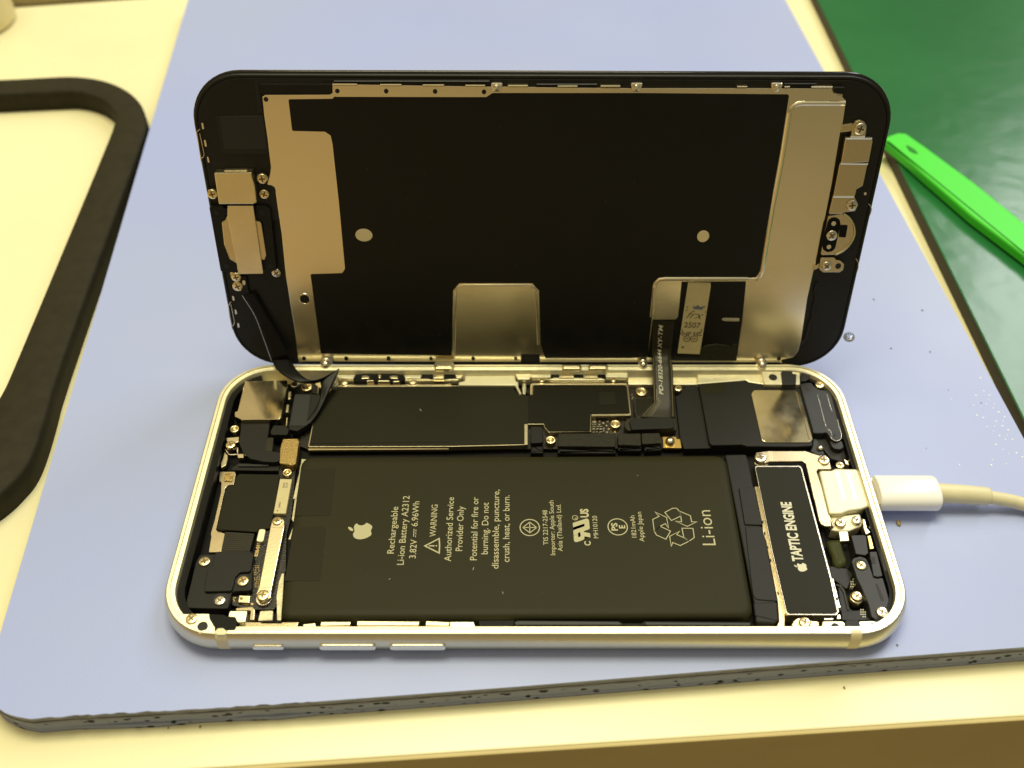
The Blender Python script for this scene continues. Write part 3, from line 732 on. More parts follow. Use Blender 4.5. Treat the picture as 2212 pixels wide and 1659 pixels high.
# tiny parts around the connector area
bm = bmesh.new()
for cx, cy in ((1700, 785), (1795, 787), (1745, 805), (1698, 825), (1783, 835), (1808, 875), (1788, 913), (1882, 910)):
    a = B(fD([(cx, cy)]), 2.56)[0]; prism(bm, circ(a, .2, 10), 2.45, 2.56, 0)
link('solder_pad', bm, 'brass', board); bm = bmesh.new()
for cx, cy in ((1765, 845), (1750, 888), (1705, 925)):
    a = B(fA([(cx, cy)]), 2.56)[0]; prism(bm, circ(a, .16, 10), 2.45, 2.56, 0)
link('solder_pad', bm, 'brass', board); bm = bmesh.new()
for cx, cy in ((235, 475), (250, 500), (240, 520)):
    a = B(fE([(cx, cy)]), 2.6)[0]; prism(bm, circ(a, .17, 4), 2.45, 2.6, 0)
link('solder_pad', bm, 'brass', board)
bm = bmesh.new(); rnd = random.Random(5)
for cx, cy, w, h in [(1637, 770, 44, 26), (1637, 808, 50, 24), (1630, 855, 34, 22), (1680, 858, 30, 24), (1716, 858, 26, 24), (1630, 895, 26, 30), (1668, 893, 22, 30), (1716, 893, 30, 30), (1750, 870, 18, 10), (1750, 895, 16, 10)]:
    a = B(fD([(cx-w/2, cy-h/2), (cx+w/2, cy-h/2), (cx+w/2, cy+h/2), (cx-w/2, cy+h/2)]), 2.8); prism(bm, a, 2.45, 2.8, .03, 0)
    for sgn in (-1, 1):
        b = B(fD([(cx-w/2, cy+sgn*h/2-3), (cx+w/2, cy+sgn*h/2-3), (cx+w/2, cy+sgn*h/2+3), (cx-w/2, cy+sgn*h/2+3)]), 2.82); prism(bm, b, 2.45, 2.82, 0, 1)
link('chip_component', bm, ['black', 'steelbrt'], board)
# board connectors with foam tops and folded flexes
body('connector', 'blacksat', board, [(fD([(890, 845), (1032, 848), (1036, 1035), (890, 1040)]), 2.5, 4.3, .4, .15), (fD([(895, 1062), (1040, 1072), (1040, 1155), (890, 1155)]), 1.7, 3.2, .2, .4)])
body('connector_cover', ['rough', 'blacksat'], board, [
    (fD([(1215, 928), (1890, 928), (1888, 1082), (1212, 1076)]), 2.5, 4.0, .3, .1, 0), (fD([(1210, 1090), (1890, 1092), (1892, 1158), (1208, 1158)]), 1.7, 3.1, .1, .5, 1)])
body('connector_cover', ['rough', 'blacksat'], board, [
    (fE([(68, 930), (338, 926), (346, 1070), (78, 1060)]), 2.5, 4.0, .4, .1, 0), (fE([(75, 1078), (352, 1085), (352, 1128), (75, 1125)]), 1.7, 3.1, .1, .4, 1)])
body('connector_cover', ['rough', 'blacksat'], board, [
    (fE([(350, 925), (562, 922), (586, 1040), (356, 1052)]), 2.5, 4.0, .4, .1, 0), (fE([(380, 1068), (590, 1056), (592, 1120), (385, 1130)]), 1.7, 3.1, .1, .4, 1)])
body('grounding_plate', 'gold', board, [(fE([(596, 966), (752, 964), (766, 990), (806, 992), (822, 1098), (606, 1094)]), 2.5, 3.1, .15, .08)])
bm = bmesh.new(); a, rr = fit(fE, (688, 1008), 56, 3.9); lathe(bm, [(rr, -.8), (rr, -.1), (rr*.86, .35), (rr*.5, .62), (0, .7)], (a[0], a[1], 3.7), 20); link('contact_dome', bm, 'steelbrt', board, smooth=True)
for f, c, r, z in ((fD, (1125, 1003), 60, 3.9), (fD, (1885, 815), 64, 3.6), (fE, (350, 435), 68, 3.8), (fA, (1532, 1348), 56, 3.5), (fA, (912, 838), 56, 3.7)):
    screw(f, c, r, z, hexa=True)

# ---- front-camera/earpiece side (left) of the housing
cam_ = body('rear_camera', ['mirror', 'black'], phone, [
    (fA([(1036, 278), (1526, 262), (1540, 290), (1462, 690), (1440, 724), (1000, 729), (915, 690), (915, 636), (948, 628)]), 1.6, 5.3, .3, .12, 0)])
body('camera_flex', 'flex', cam_, [
    (fA([(985, 735), (1328, 730), (1320, 830), (1302, 940), (1285, 1090), (1450, 1110), (1442, 1228), (1250, 1222), (1090, 1185), (1010, 1110), (962, 990), (985, 850)]), 2.2, 4.2, 1.0, .12)])
body('flex_window', 'flexg', cam_, [(fA([(1300, 940), (1372, 940), (1355, 1104), (1270, 1100)]), 4.15, 4.26, .3, .04)])
body('camera_connector', 'blacksat', cam_, [(fA([(1370, 795), (1520, 795), (1552, 842), (1532, 905), (1345, 905), (1332, 870)]), 2.4, 4.7, .3, .12)])
body('foam_pad', 'pad', cam_, [(fA([(1482, 955), (1652, 950), (1672, 982), (1632, 1240), (1600, 1262), (1440, 1240), (1450, 1060)]), 2.6, 4.5, .3, .1)])
body('clip_bracket', 'steelbrt', phone, [
    (fA([(815, 940), (966, 930), (960, 985), (930, 1000), (822, 985)]), 2.8, 3.9, .15, .1), (fA([(925, 1038), (960, 1060), (955, 1130), (1026, 1128), (1020, 1176), (952, 1176), (940, 1120)]), 2.4, 3.2, .15, .1),
    (fA([(795, 1100), (835, 1155), (812, 1262), (756, 1292), (750, 1245), (775, 1180)]), 2.6, 3.4, .1, .1)])
bm = bmesh.new(); wp = [(805, 1080), (835, 1120), (860, 1142), (940, 1138)]
tube(bm, smooth_path([(x, y, 4.0) for x, y in B(fA(wp), 4.0)], 5), .16, 8); link('spring_wire', bm, 'silver', phone)
body('proximity_flex', 'flex', phone, [(fA([(960, 1235), (1448, 1255), (1440, 1330), (872, 1322), (870, 1295)]), 1.6, 2.9, .4, .2)])
body('flex_rib', 'grey', phone, [(fA([(960, 1250), (1320, 1252), (1310, 1275), (955, 1275)]), 2.8, 3.3, .1, .1)])
bracket = body('end_bracket', 'steel', phone, [
    (fB([(535, 62), (665, 62), (674, 82), (655, 172), (600, 178), (582, 205), (505, 560), (582, 590), (548, 748), (440, 750), (462, 620), (458, 590), (490, 480), (545, 240), (548, 152), (530, 146)]), 1.6, 2.7, .3, .08)])
body('foam_pad', 'pad', bracket, [(fB([(590, 72), (652, 76), (642, 145), (568, 140), (575, 100)]), 2.6, 2.95, .3, .05)])
body('shield_module', 'film2', phone, [(fB([(700, 80), (1044, 86), (1030, 200), (1000, 420), (985, 450), (960, 545), (862, 560), (852, 577), (505, 555), (590, 190), (652, 175), (676, 110)]), 1.6, 3.3, .25, .12)])
sb = body('side_board', 'pcb', phone, [(fB([(1045, 20), (1190, 20), (1182, 60), (1150, 420), (1105, 600), (1100, 900), (1020, 1200), (1000, 1238), (790, 1240), (640, 1200), (640, 1080), (800, 1060), (840, 780), (860, 560), (960, 545), (1000, 420)]), 1.6, 2.7, .4, .06)])
lb = body('serial_label', 'label', sb, [(fB([(1050, 125), (1151, 127), (1098, 420), (995, 418)]), 2.6, 3.5, .1, .05)])
bm = bmesh.new(); Fz = fz(3.53)
for t, s_, e_ in (('042', (1088, 200), (1096, 155)), ('019', (1112, 200), (1120, 157)), ('VUMKC', (1052, 370), (1058, 320))):
    a, b = B(fB([s_, e_]), 3.53); put_text(bm, t, a, b, .42, Fz, .0)
a = B(fB([(1027, 395)]), 3.53)[0]; filled(bm, circ(a, .14, 10), Fz)
link('label_text', bm, 'inkdark', sb, recalc=False)
bm = bmesh.new(); Fz = fz(2.73); a, b = B(fB([(858, 785), (884, 665)]), 2.73); put_text(bm, '820-018', a, b, .62, Fz, .02)
rnd = random.Random(9)
for k in range(52):
    u, v = k//13, k % 13
    q = B(fB([(832+u*14-v*1.2+8, 1045-v*15)]), 2.76)[0]
    if rnd.random() < .8: prism(bm, [(q[0]-.05, q[1]-.09), (q[0]+.05, q[1]-.09), (q[0]+.05, q[1]+.09), (q[0]-.05, q[1]+.09)], 2.68, 2.78, 0)
for cx, cy in ((655, 1135), (668, 1137), (655, 1150), (660, 1165), (735, 1192), (748, 1195), (762, 1196), (776, 1197), (812, 1192), (708, 1105), (780, 1103), (1095, 112), (1108, 112)):
    q = B(fB([(cx, cy)]), 2.76)[0]; w_ = .2 if cx == 812 else .1; prism(bm, [(q[0]-w_, q[1]-w_), (q[0]+w_, q[1]-w_), (q[0]+w_, q[1]+w_), (q[0]-w_, q[1]+w_)], 2.68, 2.78, 0)
link('board_marking', bm, 'inkgold', sb, recalc=False)
body('contact_pad', 'portmet', sb, [(fB([(872, 550), (928, 552), (906, 662), (846, 656)]), 2.6, 3.5, .5, .1)])
body('microphone_chip', ['steelbrt', 'recess'], sb, [(fB([(702, 1116), (795, 1120), (786, 1182), (692, 1176)]), 2.6, 3.4, .1, .08, 0), (fB([(710, 1133), (732, 1134), (730, 1154), (708, 1153)]), 3.3, 3.43, 0, 0, 1)])
body('ribbon_flex', 'flexg', phone, [(fB([(582, 575), (832, 590), (790, 742), (548, 746)]), 2.0, 3.0, .15, .06)])
bm = bmesh.new()
for k in range(9):
    t = (k+.5)/9; a = lerp_line((580, 585), (550, 742), t); b = lerp_line((828, 600), (792, 740), t); q = B(fB([a, b]), 3.03); stroke(bm, q, .07, fz(3.03))
link('ribbon_trace', bm, 'sticker', phone)
cov = body('connector_shield', 'blacksat', phone, [
    (fB([(330, 840), (365, 772), (490, 765), (820, 760), (818, 800), (806, 1075), (640, 1085), (604, 1232), (236, 1225), (268, 1100)]), 1.6, 4.0, .5, .12),
    (fB([(432, 888), (468, 875), (492, 765), (520, 742), (800, 740), (824, 765), (796, 914), (705, 922), (668, 960), (636, 1080), (402, 1086)]), 3.9, 4.6, .5, .14)])
bm = bmesh.new()
for c, r in (((545, 1150), 66), ((728, 985), 60), ((408, 822), 56)):
    a, rr = fit(fB, c, r, 4.03); prism(bm, circ(a, rr), 3.9, 4.03, 0)
link('screw_well', bm, 'void', cov)
sbk = body('flex_bracket', 'steelbrt', phone, [
    (fB([(968, 530), (985, 462), (1035, 440), (1085, 470), (1086, 530), (975, 1072), (968, 1140), (905, 1172), (850, 1140), (848, 1100), (870, 1050)]), 3.6, 4.2, .7, .12)])
bm = bmesh.new()
for p0, p1 in (((966, 536), (1082, 538)), ((862, 1074), (974, 1078)), ((864, 1055), (978, 1052))):
    stroke(bm, B(fB([p0, p1]), 4.22), .12, fz(4.215))
link('bend_line', bm, 'steel', sbk)
bm = bmesh.new(); a, rr = fit(fB, (912, 1150), 66, 3.2); n = 40; prism(bm, [(a[0]+(rr*(1 if k % 2 else .93))*cos(2*pi*k/n), a[1]+(rr*(1 if k % 2 else .93))*sin(2*pi*k/n)) for k in range(n)], 2.6, 3.4, .05); link('knurled_nut', bm, 'silver', sbk)
for f, c, r, z, fin in ((fB, (1027, 486), 42, 4.25, 'brass'), (fB, (906, 1120), 52, 4.25, 'brass'), (fB, (408, 832), 48, 4.1, 'brass'), (fB, (735, 998), 50, 4.1, 'brass'), (fB, (540, 1165), 45, 4.1, 'silver'),
    (fB, (298, 1320), 50, 6.1, 'brass'), (fA, (1622, 318), 50, 4.6, 'silver'), (fA, (1765, 352), 64, 4.9, 'brass'), (fA, (868, 1030), 58, 4.2, 'brass'),
    (fF, (966, 288), 52, 5.1, 'brass'), (fF, (1018, 1172), 66, 4.9, 'brass'), (fF, (1205, 1232), 52, 4.4, 'brass'), (fF, (1350, 1170), 42, 4.3, 'brass'), (fF, (272, 1142), 70, 4.9, 'silver'),
    (fG, (992, 355), 52, 4.6, 'brass'), (fG, (1147, 330), 46, 4.6, 'silver'), (fG, (1190, 765), 50, 4.7, 'brass'), (fG, (1150, 1060), 54, 3.9, 'brass'), (fG, (1392, 1212), 56, 4.9, 'silver'), (fG, (650, 1312), 56, 5.6, 'brass'),
    (fE, (780, 405), 46, 3.8, 'brass'), (fG, (1293, 400), 30, 4.3, 'silver')):
    screw(f, c, r, z, fin)
# corner pieces of the housing
corner = body('corner_plate', ['alurim', 'black'], housing, [
    (fQ([(385, 255), (600, 250), (735, 250), (745, 320), (820, 430), (820, 540), (600, 525), (440, 450), (330, 350), (300, 250)]), 1.6, 6.05, .2, .05, 0),
    (fQ([(735, 252), (940, 262), (1005, 292), (1110, 305), (1135, 350), (1110, 440), (1090, 468), (1000, 475), (985, 530), (970, 480), (945, 452), (880, 448), (835, 480), (815, 530), (815, 440), (748, 330)]), 1.6, 6.22, .15, .05, 1),
    (fQ([(1030, 210), (1270, 208), (1245, 362), (1130, 372), (1105, 300), (1005, 290)]), 1.6, 5.2, .1, .1, 0)])
bm = bmesh.new()
for f, c, r, z_ in ((fQ, (643, 423), 72, 6.24), (fF, (420, 192), 48, 5.6), (fG, (945, 1352), 42, 5.66)):
    a, rr = fit(f, c, r, z_); prism(bm, circ(a, rr), 5.0, z_, 0)
link('locating_hole', bm, 'void', housing)
body('band_tab', 'band', housing, [(fQ([(832, 545), (835, 480), (862, 452), (940, 452), (972, 485), (975, 545)]), 5.6, 6.27, .5, .05), (fG([(1090, 1400), (1100, 1382), (1135, 1375), (1165, 1385), (1195, 1400)]), 5.6, 6.24, .2, .05)])
body('frame_tab', 'steel', phone, [
    (fB([(670, 1225), (815, 1213), (836, 1235), (826, 1330), (790, 1326), (800, 1245), (675, 1250)]), 3.6, 4.4, .3, .1)])
# row of contacts along the near inner edge
body('switch_flex', 'steel', phone, [
    (fQ([(1240, 365), (1450, 365), (1490, 380), (1750, 382), (1775, 365), (2000, 365), (1975, 430), (1930, 468), (1245, 460)]), 3.8, 5.2, .1, .1),
    (fQ([(1250, 452), (1880, 452), (1880, 478), (1250, 480)]), 4.2, 5.35, .1, .1)])
bm = bmesh.new()
rail = [((790, 152), (858, 145), (862, 165), (795, 168)), ((890, 138), (1050, 138), (1048, 158), (885, 162)), ((1085, 134), (1425, 137), (1420, 160), (1085, 160)), ((1460, 134), (1588, 140), (1585, 162), (1456, 160))]
for r_ in rail: prism(bm, rp(B(fO(r_), 5.0), .1), 3.4, 5.0, .12)
link('side_contact', bm, 'steelbrt', phone)
body('side_clip', 'alurim', housing, [(fO([(1588, 138), (1718, 138), (1730, 176), (1590, 172)]), 3.6, 5.4, .2, .15), (fO([(762, 172), (862, 170), (862, 188), (775, 186)]), 4.6, 5.6, .2, .1), (fO([(1190, 162), (1300, 162), (1300, 172), (1185, 172)]), 4.0, 5.2, .1, .1)])
body('side_rail', 'black', phone, [(fN([(828, 905), (850, 896), (1400, 900), (1420, 912), (1520, 912), (1540, 900), (2118, 905), (2122, 925), (835, 925)]), 3.0, 4.9, .2, .12), (fO([(1745, 120), (1940, 130), (1935, 165), (1745, 168)]), 2, 3.6, .1, .1)])
body('rail_cap', 'grey', phone, [(fN([(835, 906), (855, 900), (1395, 904), (1415, 915), (1412, 922), (838, 922)]), 4.8, 5.05, .1, .08), (fN([(1540, 906), (2112, 910), (2112, 924), (1545, 922)]), 4.8, 5.05, .1, .08)])
bm = bmesh.new()
for f, x0_, x1_, y0_, y1_ in ((fN, 830, 905, 928, 938), (fN, 1270, 1400, 928, 940), (fN, 1610, 1690, 928, 940), (fN, 2070, 2130, 930, 944), (fN, 955, 1215, 934, 938)):
    prism(bm, rp(B(f([(x0_, y1_), (x0_+6, y0_), (x1_-6, y0_), (x1_, y1_)]), 5.4), .1), 4.4, 5.4, .1)
link('spring_contact', bm, 'steelbrt', phone)

# far inner edge: alu rail pieces, clips, side-button mechanism
body('rail_piece', 'alurim', housing, [
    (fa([(30, 110), (60, 105), (85, 135), (60, 165), (10, 165)]), 3.6, 5.0, .1, .1),
    (fa([(70, 45), (262, 45), (240, 82), (90, 80)]), 3.4, 5.3, .1, .12), (fa([(748, 48), (930, 48), (920, 78), (765, 78)]), 3.4, 5.3, .1, .12),
    (fa([(765, 82), (1000, 82), (1020, 92), (1180, 92), (1200, 84), (1300, 84), (1300, 96), (760, 98)]), 3.4, 4.8, .1, .1),
    (fa([(1268, 46), (1345, 46), (1325, 76), (1280, 76)]), 3.4, 5.3, .1, .1),
    (fa([(1870, 36), (2045, 36), (2015, 90), (1900, 90)]), 3.2, 5.2, .1, .12),
    (fD([(900, 232), (1130, 232), (1122, 268), (890, 268)]), 3.4, 5.3, .1, .12), (fD([(1100, 292), (1170, 272), (1720, 276), (1775, 298), (1720, 300), (1160, 300)]), 3.4, 4.8, .1, .1),
    (fD([(1770, 215), (2030, 215), (2030, 268), (1775, 262)]), 3.4, 5.3, .1, .12),
    (fE([(180, 205), (1005, 232), (1005, 330), (1000, 352), (190, 350)]), 2.4, 3.6, .3, .2),
    (fE([(1005, 232), (1780, 225), (1800, 352), (1610, 322), (1580, 300), (1010, 345)]), 2.4, 4.6, .2, .2),
    (fE([(1760, 200), (2212, 200), (2212, 352), (1800, 350)]), 2.4, 5.5, .2, .1)])
body('button_mechanism', 'black', phone, [(fa([(262, 42), (400, 30), (620, 30), (750, 45), (765, 90), (720, 115), (260, 112), (240, 90)]), 2.4, 4.9, .2, .1), (fa([(925, 40), (1270, 40), (1278, 82), (920, 82)]), 2.4, 4.7, .2, .1), (fD([(1130, 225), (1780, 225), (1770, 280), (1135, 285)]), 2.4, 4.6, .1, .1)])
bm = bmesh.new()
for pts, z1 in ((fa([(330, 55), (370, 50), (405, 62), (400, 82), (318, 85)]), 5.3), (fa([(600, 62), (640, 50), (690, 55), (690, 85), (615, 80)]), 5.3), (fa([(490, 98), (600, 98), (610, 112), (485, 112)]), 5.2),
                (fa([(385, 95), (440, 95), (450, 108), (370, 108)]), 5.2), (fa([(640, 105), (710, 105), (705, 116), (640, 116)]), 5.2), (fa([(490, 45), (520, 42), (520, 75), (492, 75)]), 5.1), (fa([(1040, 38), (1158, 38), (1155, 80), (1045, 80)]), 5.4),
                (fD([(1225, 232), (1400, 232), (1400, 268), (1228, 268)]), 5.3), (fD([(1505, 236), (1680, 232), (1680, 270), (1520, 268)]), 5.3)):
    prism(bm, rp(B(pts, z1), .15), 3.5, z1, .15)
for f, c, r in ((fa, (152, 122), 42), (fa, (840, 120), 42), (fa, (2140, 100), 34), (fD, (1865, 305), 30), (fD, (1015, 300), 34)):
    a, rr = fit(f, c, r, 4.2); lathe(bm, [(rr, -1), (rr, 0), (rr*.8, .3), (0, .4)], (a[0], a[1], 4.0), 16)
link('mechanism_contact', bm, 'steelbrt', phone, smooth=False)

# ---- right end: speaker, taptic motor, port
spk = body('speaker_module', 'blacksat', phone, [
    (fE([(1020, 345), (1055, 292), (1300, 272), (1330, 262), (1530, 262), (1610, 322), (1750, 330), (1820, 358), (2215, 366)])+fF([(890, 830), (885, 1000), (700, 1010), (120, 1005), (60, 985)])+fE([(1180, 1065), (1145, 1030), (1060, 560)]), 1.6, 4.4, .5, .2),
    (fE([(750, 490), (835, 450), (865, 375), (905, 358), (1015, 358), (1040, 500), (1165, 1100), (850, 1108), (800, 960)]), 1.6, 3.5, .3, .12)])
body('speaker_sticker', 'sticker', spk, [(fE([(1030, 300), (1320, 285), (1345, 455), (1070, 458)]), 4.35, 4.44, .2, .02)])
body('speaker_plate', 'mirror', spk, [(fF([(165, 390), (195, 345), (700, 345), (745, 420), (887, 920), (862, 957), (335, 957), (285, 925)]), 4.3, 4.62, .9, .06)])
body('plate_step', 'mirror', spk, [(fF([(690, 362), (712, 362), (868, 925), (850, 940)]), 4.55, 4.72, .1, .05)])
ant = body('antenna_module', 'grey', phone, [
    (fF([(740, 290), (762, 256), (870, 255), (905, 300), (960, 338), (1060, 350), (1092, 372), (1112, 420), (1228, 870), (1215, 920), (1165, 945), (1105, 920), (1072, 870), (1052, 840), (1010, 850), (898, 850)]), 1.6, 5.0, .5, .16),
    (fF([(1085, 930), (1140, 965), (1225, 925), (1256, 1015), (1215, 1040), (1150, 1035), (1110, 1000)]), 1.6, 4.4, .5, .12)])
bm = bmesh.new()
for pts in ([(942, 398), (985, 560), (1042, 775)], [(1055, 400), (1112, 602)], [(1175, 690), (1200, 780), (1224, 860), (1222, 905)], [(1060, 800), (1100, 830), (1115, 885)], [(1092, 890), (1130, 935), (1170, 945), (1222, 915)]):
    tube(bm, [(x, y, 5.02) for x, y in B(fF(pts), 5.02)], .06, 6)
link('ridge', bm, 'silver', ant)
bm = bmesh.new()
a, rr = fit(fF, (1142, 872), 22, 5.04); prism(bm, circ(a, rr), 4.9, 5.04, 0); a, rr = fit(fF, (830, 338), 22, 5.04); prism(bm, circ(a, rr), 4.9, 5.04, 0)
link('pin_hole', bm, 'void', ant)
body('coax_bracket', 'void', phone, [(fF([(1060, 930), (1120, 1040), (1190, 1050), (1260, 1010), (1290, 960), (1320, 1000), (1320, 1110), (1250, 1190), (1100, 1150), (900, 900), (1050, 860)]), 1.6, 3.2, .5, .3)])
body('coax_clip', 'grey', phone, [(fF([(895, 905), (940, 925), (1010, 1050), (1035, 1105), (960, 1110), (860, 1060), (885, 1000)]), 1.6, 3.9, .3, .2)])
bm = bmesh.new(); a, rr = fit(fF, (978, 1020), 28, 4.3); lathe(bm, [(rr, -1.5), (rr, 0), (rr*1.3, .1), (rr*1.3, .4), (rr*.5, .6), (0, .6)], (a[0], a[1], 4.0), 14); link('coax_plug', bm, 'silver', phone, smooth=True)
bkt = body('motor_bracket', 'steel', phone, [
    (fF([(215, 1080), (355, 1060), (800, 1060), (960, 1112), (1040, 1105), (1090, 1190), (1110, 1275), (950, 1275), (935, 1302), (1055, 1659)])+fG([(890, 262), (908, 385), (850, 385), (805, 360), (785, 320), (742, 130)])+fF([(900, 1620), (802, 1200), (770, 1180), (390, 1182), (330, 1200), (250, 1190)]), 4.2, 4.8, .3, .1)])
bm = bmesh.new()
for p0, p1, f in (((372, 1062), (392, 1180), fF), ((402, 1062), (420, 1180), fF), ((895, 300), (925, 385), fG)): stroke(bm, B(f([p0, p1]), 4.83), .16, fz(4.815))
link('bend_line', bm, 'portmet', bkt)
body('washer', 'portmet', bkt, [(fF([(205, 1180), (250, 1215), (340, 1215), (378, 1195), (355, 1230), (250, 1232), (200, 1205)]), 3.6, 4.1, .3, .1)])
mot = body('vibration_motor', 'silver', phone, [(fF([(205, 1245), (222, 1232), (740, 1230), (765, 1262)])+fG([(905, 860), (980, 1208), (955, 1240), (490, 1238), (466, 1205), (330, 620)]), 1.6, 4.7, .35, .1)])
ml = fF([(217, 1256), (240, 1246), (728, 1244), (748, 1268)])+fG([(890, 870), (963, 1205), (942, 1228), (492, 1226), (474, 1195), (340, 620)])
body('motor_label', 'film2', mot, [(ml, 4.6, 4.76, .35, .04)])
bm = bmesh.new(); F2 = fz(4.79); a, b = B(fG([(635, 722), (513, 152)]), 4.79)
put_text(bm, 'TAPTIC ENGINE', (a[0]-.0, a[1]), (b[0]+.0, b[1]), 1.95, F2, .035)
c1 = at(fG([(610, 778)])[0], 4.79); logo(bm, (c1.x, c1.y), 2.35, F2); link('motor_text', bm, 'inkbrt', mot, recalc=False)
body('steel_tab', 'alubtn', mot, [(fG([(898, 885), (926, 884), (1000, 1180), (975, 1186)]), 3.2, 4.4, .1, .1), (fG([(835, 1268), (928, 1266), (925, 1282), (835, 1284)]), 3.4, 4.5, .1, .08), (fG([(965, 1235), (990, 1230), (1000, 1275), (955, 1275)]), 3.4, 4.5, .1, .08)])
bm = bmesh.new()
for k, (x_, y_) in enumerate(((925, 978), (956, 1082), (985, 1180), (243, 345), (262, 455), (290, 590), (320, 712), (392, 1030))):
    q = B(fG([(x_-14 if k < 3 else x_-7, y_-14), (x_+12 if k < 3 else x_+7, y_-16), (x_+14 if k < 3 else x_+10, y_+12), (x_-10 if k < 3 else x_-3, y_+14)]), 4.45 if k < 3 else 3.85); z_ = 4.45 if k < 3 else 3.85; prism(bm, q, z_-.3, z_, 0)
link('slot_hole', bm, 'void', mot)
body('motor_wall', 'steel', phone, [(fG([(165, 0), (205, 0), (325, 600), (462, 1195), (455, 1365), (370, 1365), (402, 1295), (388, 1105), (275, 520), (245, 440), (240, 360)]), 1.6, 3.8, .2, .1)])
port = body('charging_port', 'portmet', phone, [
    (fF([(962, 1300), (985, 1285), (1100, 1285), (1150, 1262), (1400, 1268), (1425, 1290)])+fG([(1258, 130), (1262, 190), (1200, 218), (1075, 236), (1005, 265), (885, 265), (830, 40)]), 1.6, 5.3, .4, .35),
    (fG([(890, 262), (1040, 275), (1180, 262), (1208, 345), (1190, 385), (1080, 430), (970, 432), (895, 420), (930, 385)]), 1.6, 4.2, .5, .25)])
body('port_tab', 'steelbrt', port, [(fG([(975, 430), (1060, 425), (1068, 460), (1078, 525), (990, 530)]), 2.8, 4.0, .1, .1), (fG([(1205, 310), (1230, 320), (1250, 405), (1285, 440), (1240, 465), (1215, 400)]), 3, 4.6, .1, .1), (fF([(1250, 1150), (1300, 1175), (1320, 1225), (1270, 1210)]), 3, 4.3, .1, .1)])
bm = bmesh.new()
for x0_, x1_ in ((1150, 1185), (1280, 1330)):
    q = B(fF([(x0_, 1300), (x0_+40, 1300), (x0_+130, 1640), (x0_+90, 1640)]), 5.33); prism(bm, q, 5.25, 5.335, .0)
link('port_ridge', bm, 'alubtn', port)
# black area right of the motor
body('port_flex', 'flex', phone, [
    (fG([(880, 760), (1060, 790), (1120, 840), (1060, 1000), (900, 870)]), 1.6, 3.1, .5, .2),
    (fG([(960, 900), (1010, 935), (1045, 1010), (1090, 1190), (1290, 1200), (1300, 1285), (1010, 1285)]), 1.6, 2.8, .5, .15), (fG([(1000, 1210), (1180, 1190), (1300, 1290), (1010, 1290)]), 1.6, 3.6, .3, .1)])
body('flex_stiffener', 'flexg', phone, [(fG([(935, 950), (960, 938), (1000, 950), (1035, 1000), (1080, 1190), (1060, 1192), (1020, 1020), (985, 965)]), 2.7, 3.0, .2, .08)])
bm = bmesh.new()
for x_, y_ in [(1097+i*20-(j % 2)*4, 893+j*24) for i in range(3) for j in range(4) if (i, j) not in ((2, 0), (2, 3), (0, 0))]+[(1190+i*20, 1187+j*22) for i in range(3) for j in range(4) if (i, j) not in ((2, 0), (0, 3))]:
    z_ = 3.0 if y_ < 1100 else 3.64
    a = B(fG([(x_, y_)]), z_)[0]; prism(bm, circ(a, .13, 8), z_-.8, z_, 0)
link('test_point', bm, 'inkbrt', phone)
body('glue_blob', 'clear', phone, [(fG([(862, 520), (880, 508), (990, 502), (1008, 540), (1030, 620), (1062, 700), (1050, 755), (1000, 778), (950, 770), (925, 720), (915, 650), (890, 600)]), 2.4, 3.7, .6, .7)], smooth=True)
la = body('lower_antenna', 'grey', phone, [
    (fG([(1100, 720), (1115, 690), (1180, 672), (1240, 690), (1272, 760), (1315, 880), (1350, 885), (1400, 875), (1482, 1160), (1485, 1235), (1445, 1282), (1355, 1295), (1292, 1255), (1262, 1130), (1190, 960), (1150, 880)]), 1.6, 4.7, .7, .14),
    (fG([(1095, 470), (1222, 466), (1242, 482), (1262, 640), (1235, 665), (1140, 650)]), 1.6, 4.3, .3, .12), (fG([(1272, 630), (1340, 625), (1398, 862), (1350, 872), (1310, 860)]), 1.6, 5.0, .3, .1), (fG([(1360, 590), (1385, 600), (1440, 800), (1425, 830), (1400, 760)]), 1.6, 5.0, .2, .1)])
body('antenna_slot', 'void', la, [(fG([(1328, 935), (1352, 940), (1415, 1098), (1385, 1102)]), 4.6, 4.74, .1, 0), (fG([(1275, 680), (1320, 675), (1335, 740), (1300, 750)]), 4.9, 5.05, .3, 0)])
bm = bmesh.new(); a, rr = fit(fG, (1190, 755), 66, 4.73); prism(bm, circ(a, rr), 4.6, 4.73, 0); link('screw_well', bm, 'void', la)
body('gold_contact', 'gold', phone, [(fG([(1250, 475), (1284, 470), (1318, 600), (1276, 606)]), 2.0, 4.7, .1, .12)])
bm = bmesh.new(); a, rr = fit(fG, (1150, 1070), 68, 3.6); lathe(bm, [(rr, -1.5), (rr, 0), (rr*.85, .15), (0, .15)], (a[0], a[1], 3.5), 24); link('screw_seat', bm, 'brass', phone, smooth=True)
body('motor_foot', 'brass', phone, [(fG([(545, 1290), (575, 1268), (650, 1252), (702, 1290), (790, 1298), (785, 1362), (560, 1362), (520, 1330)]), 1.8, 5.2, .4, .15)])
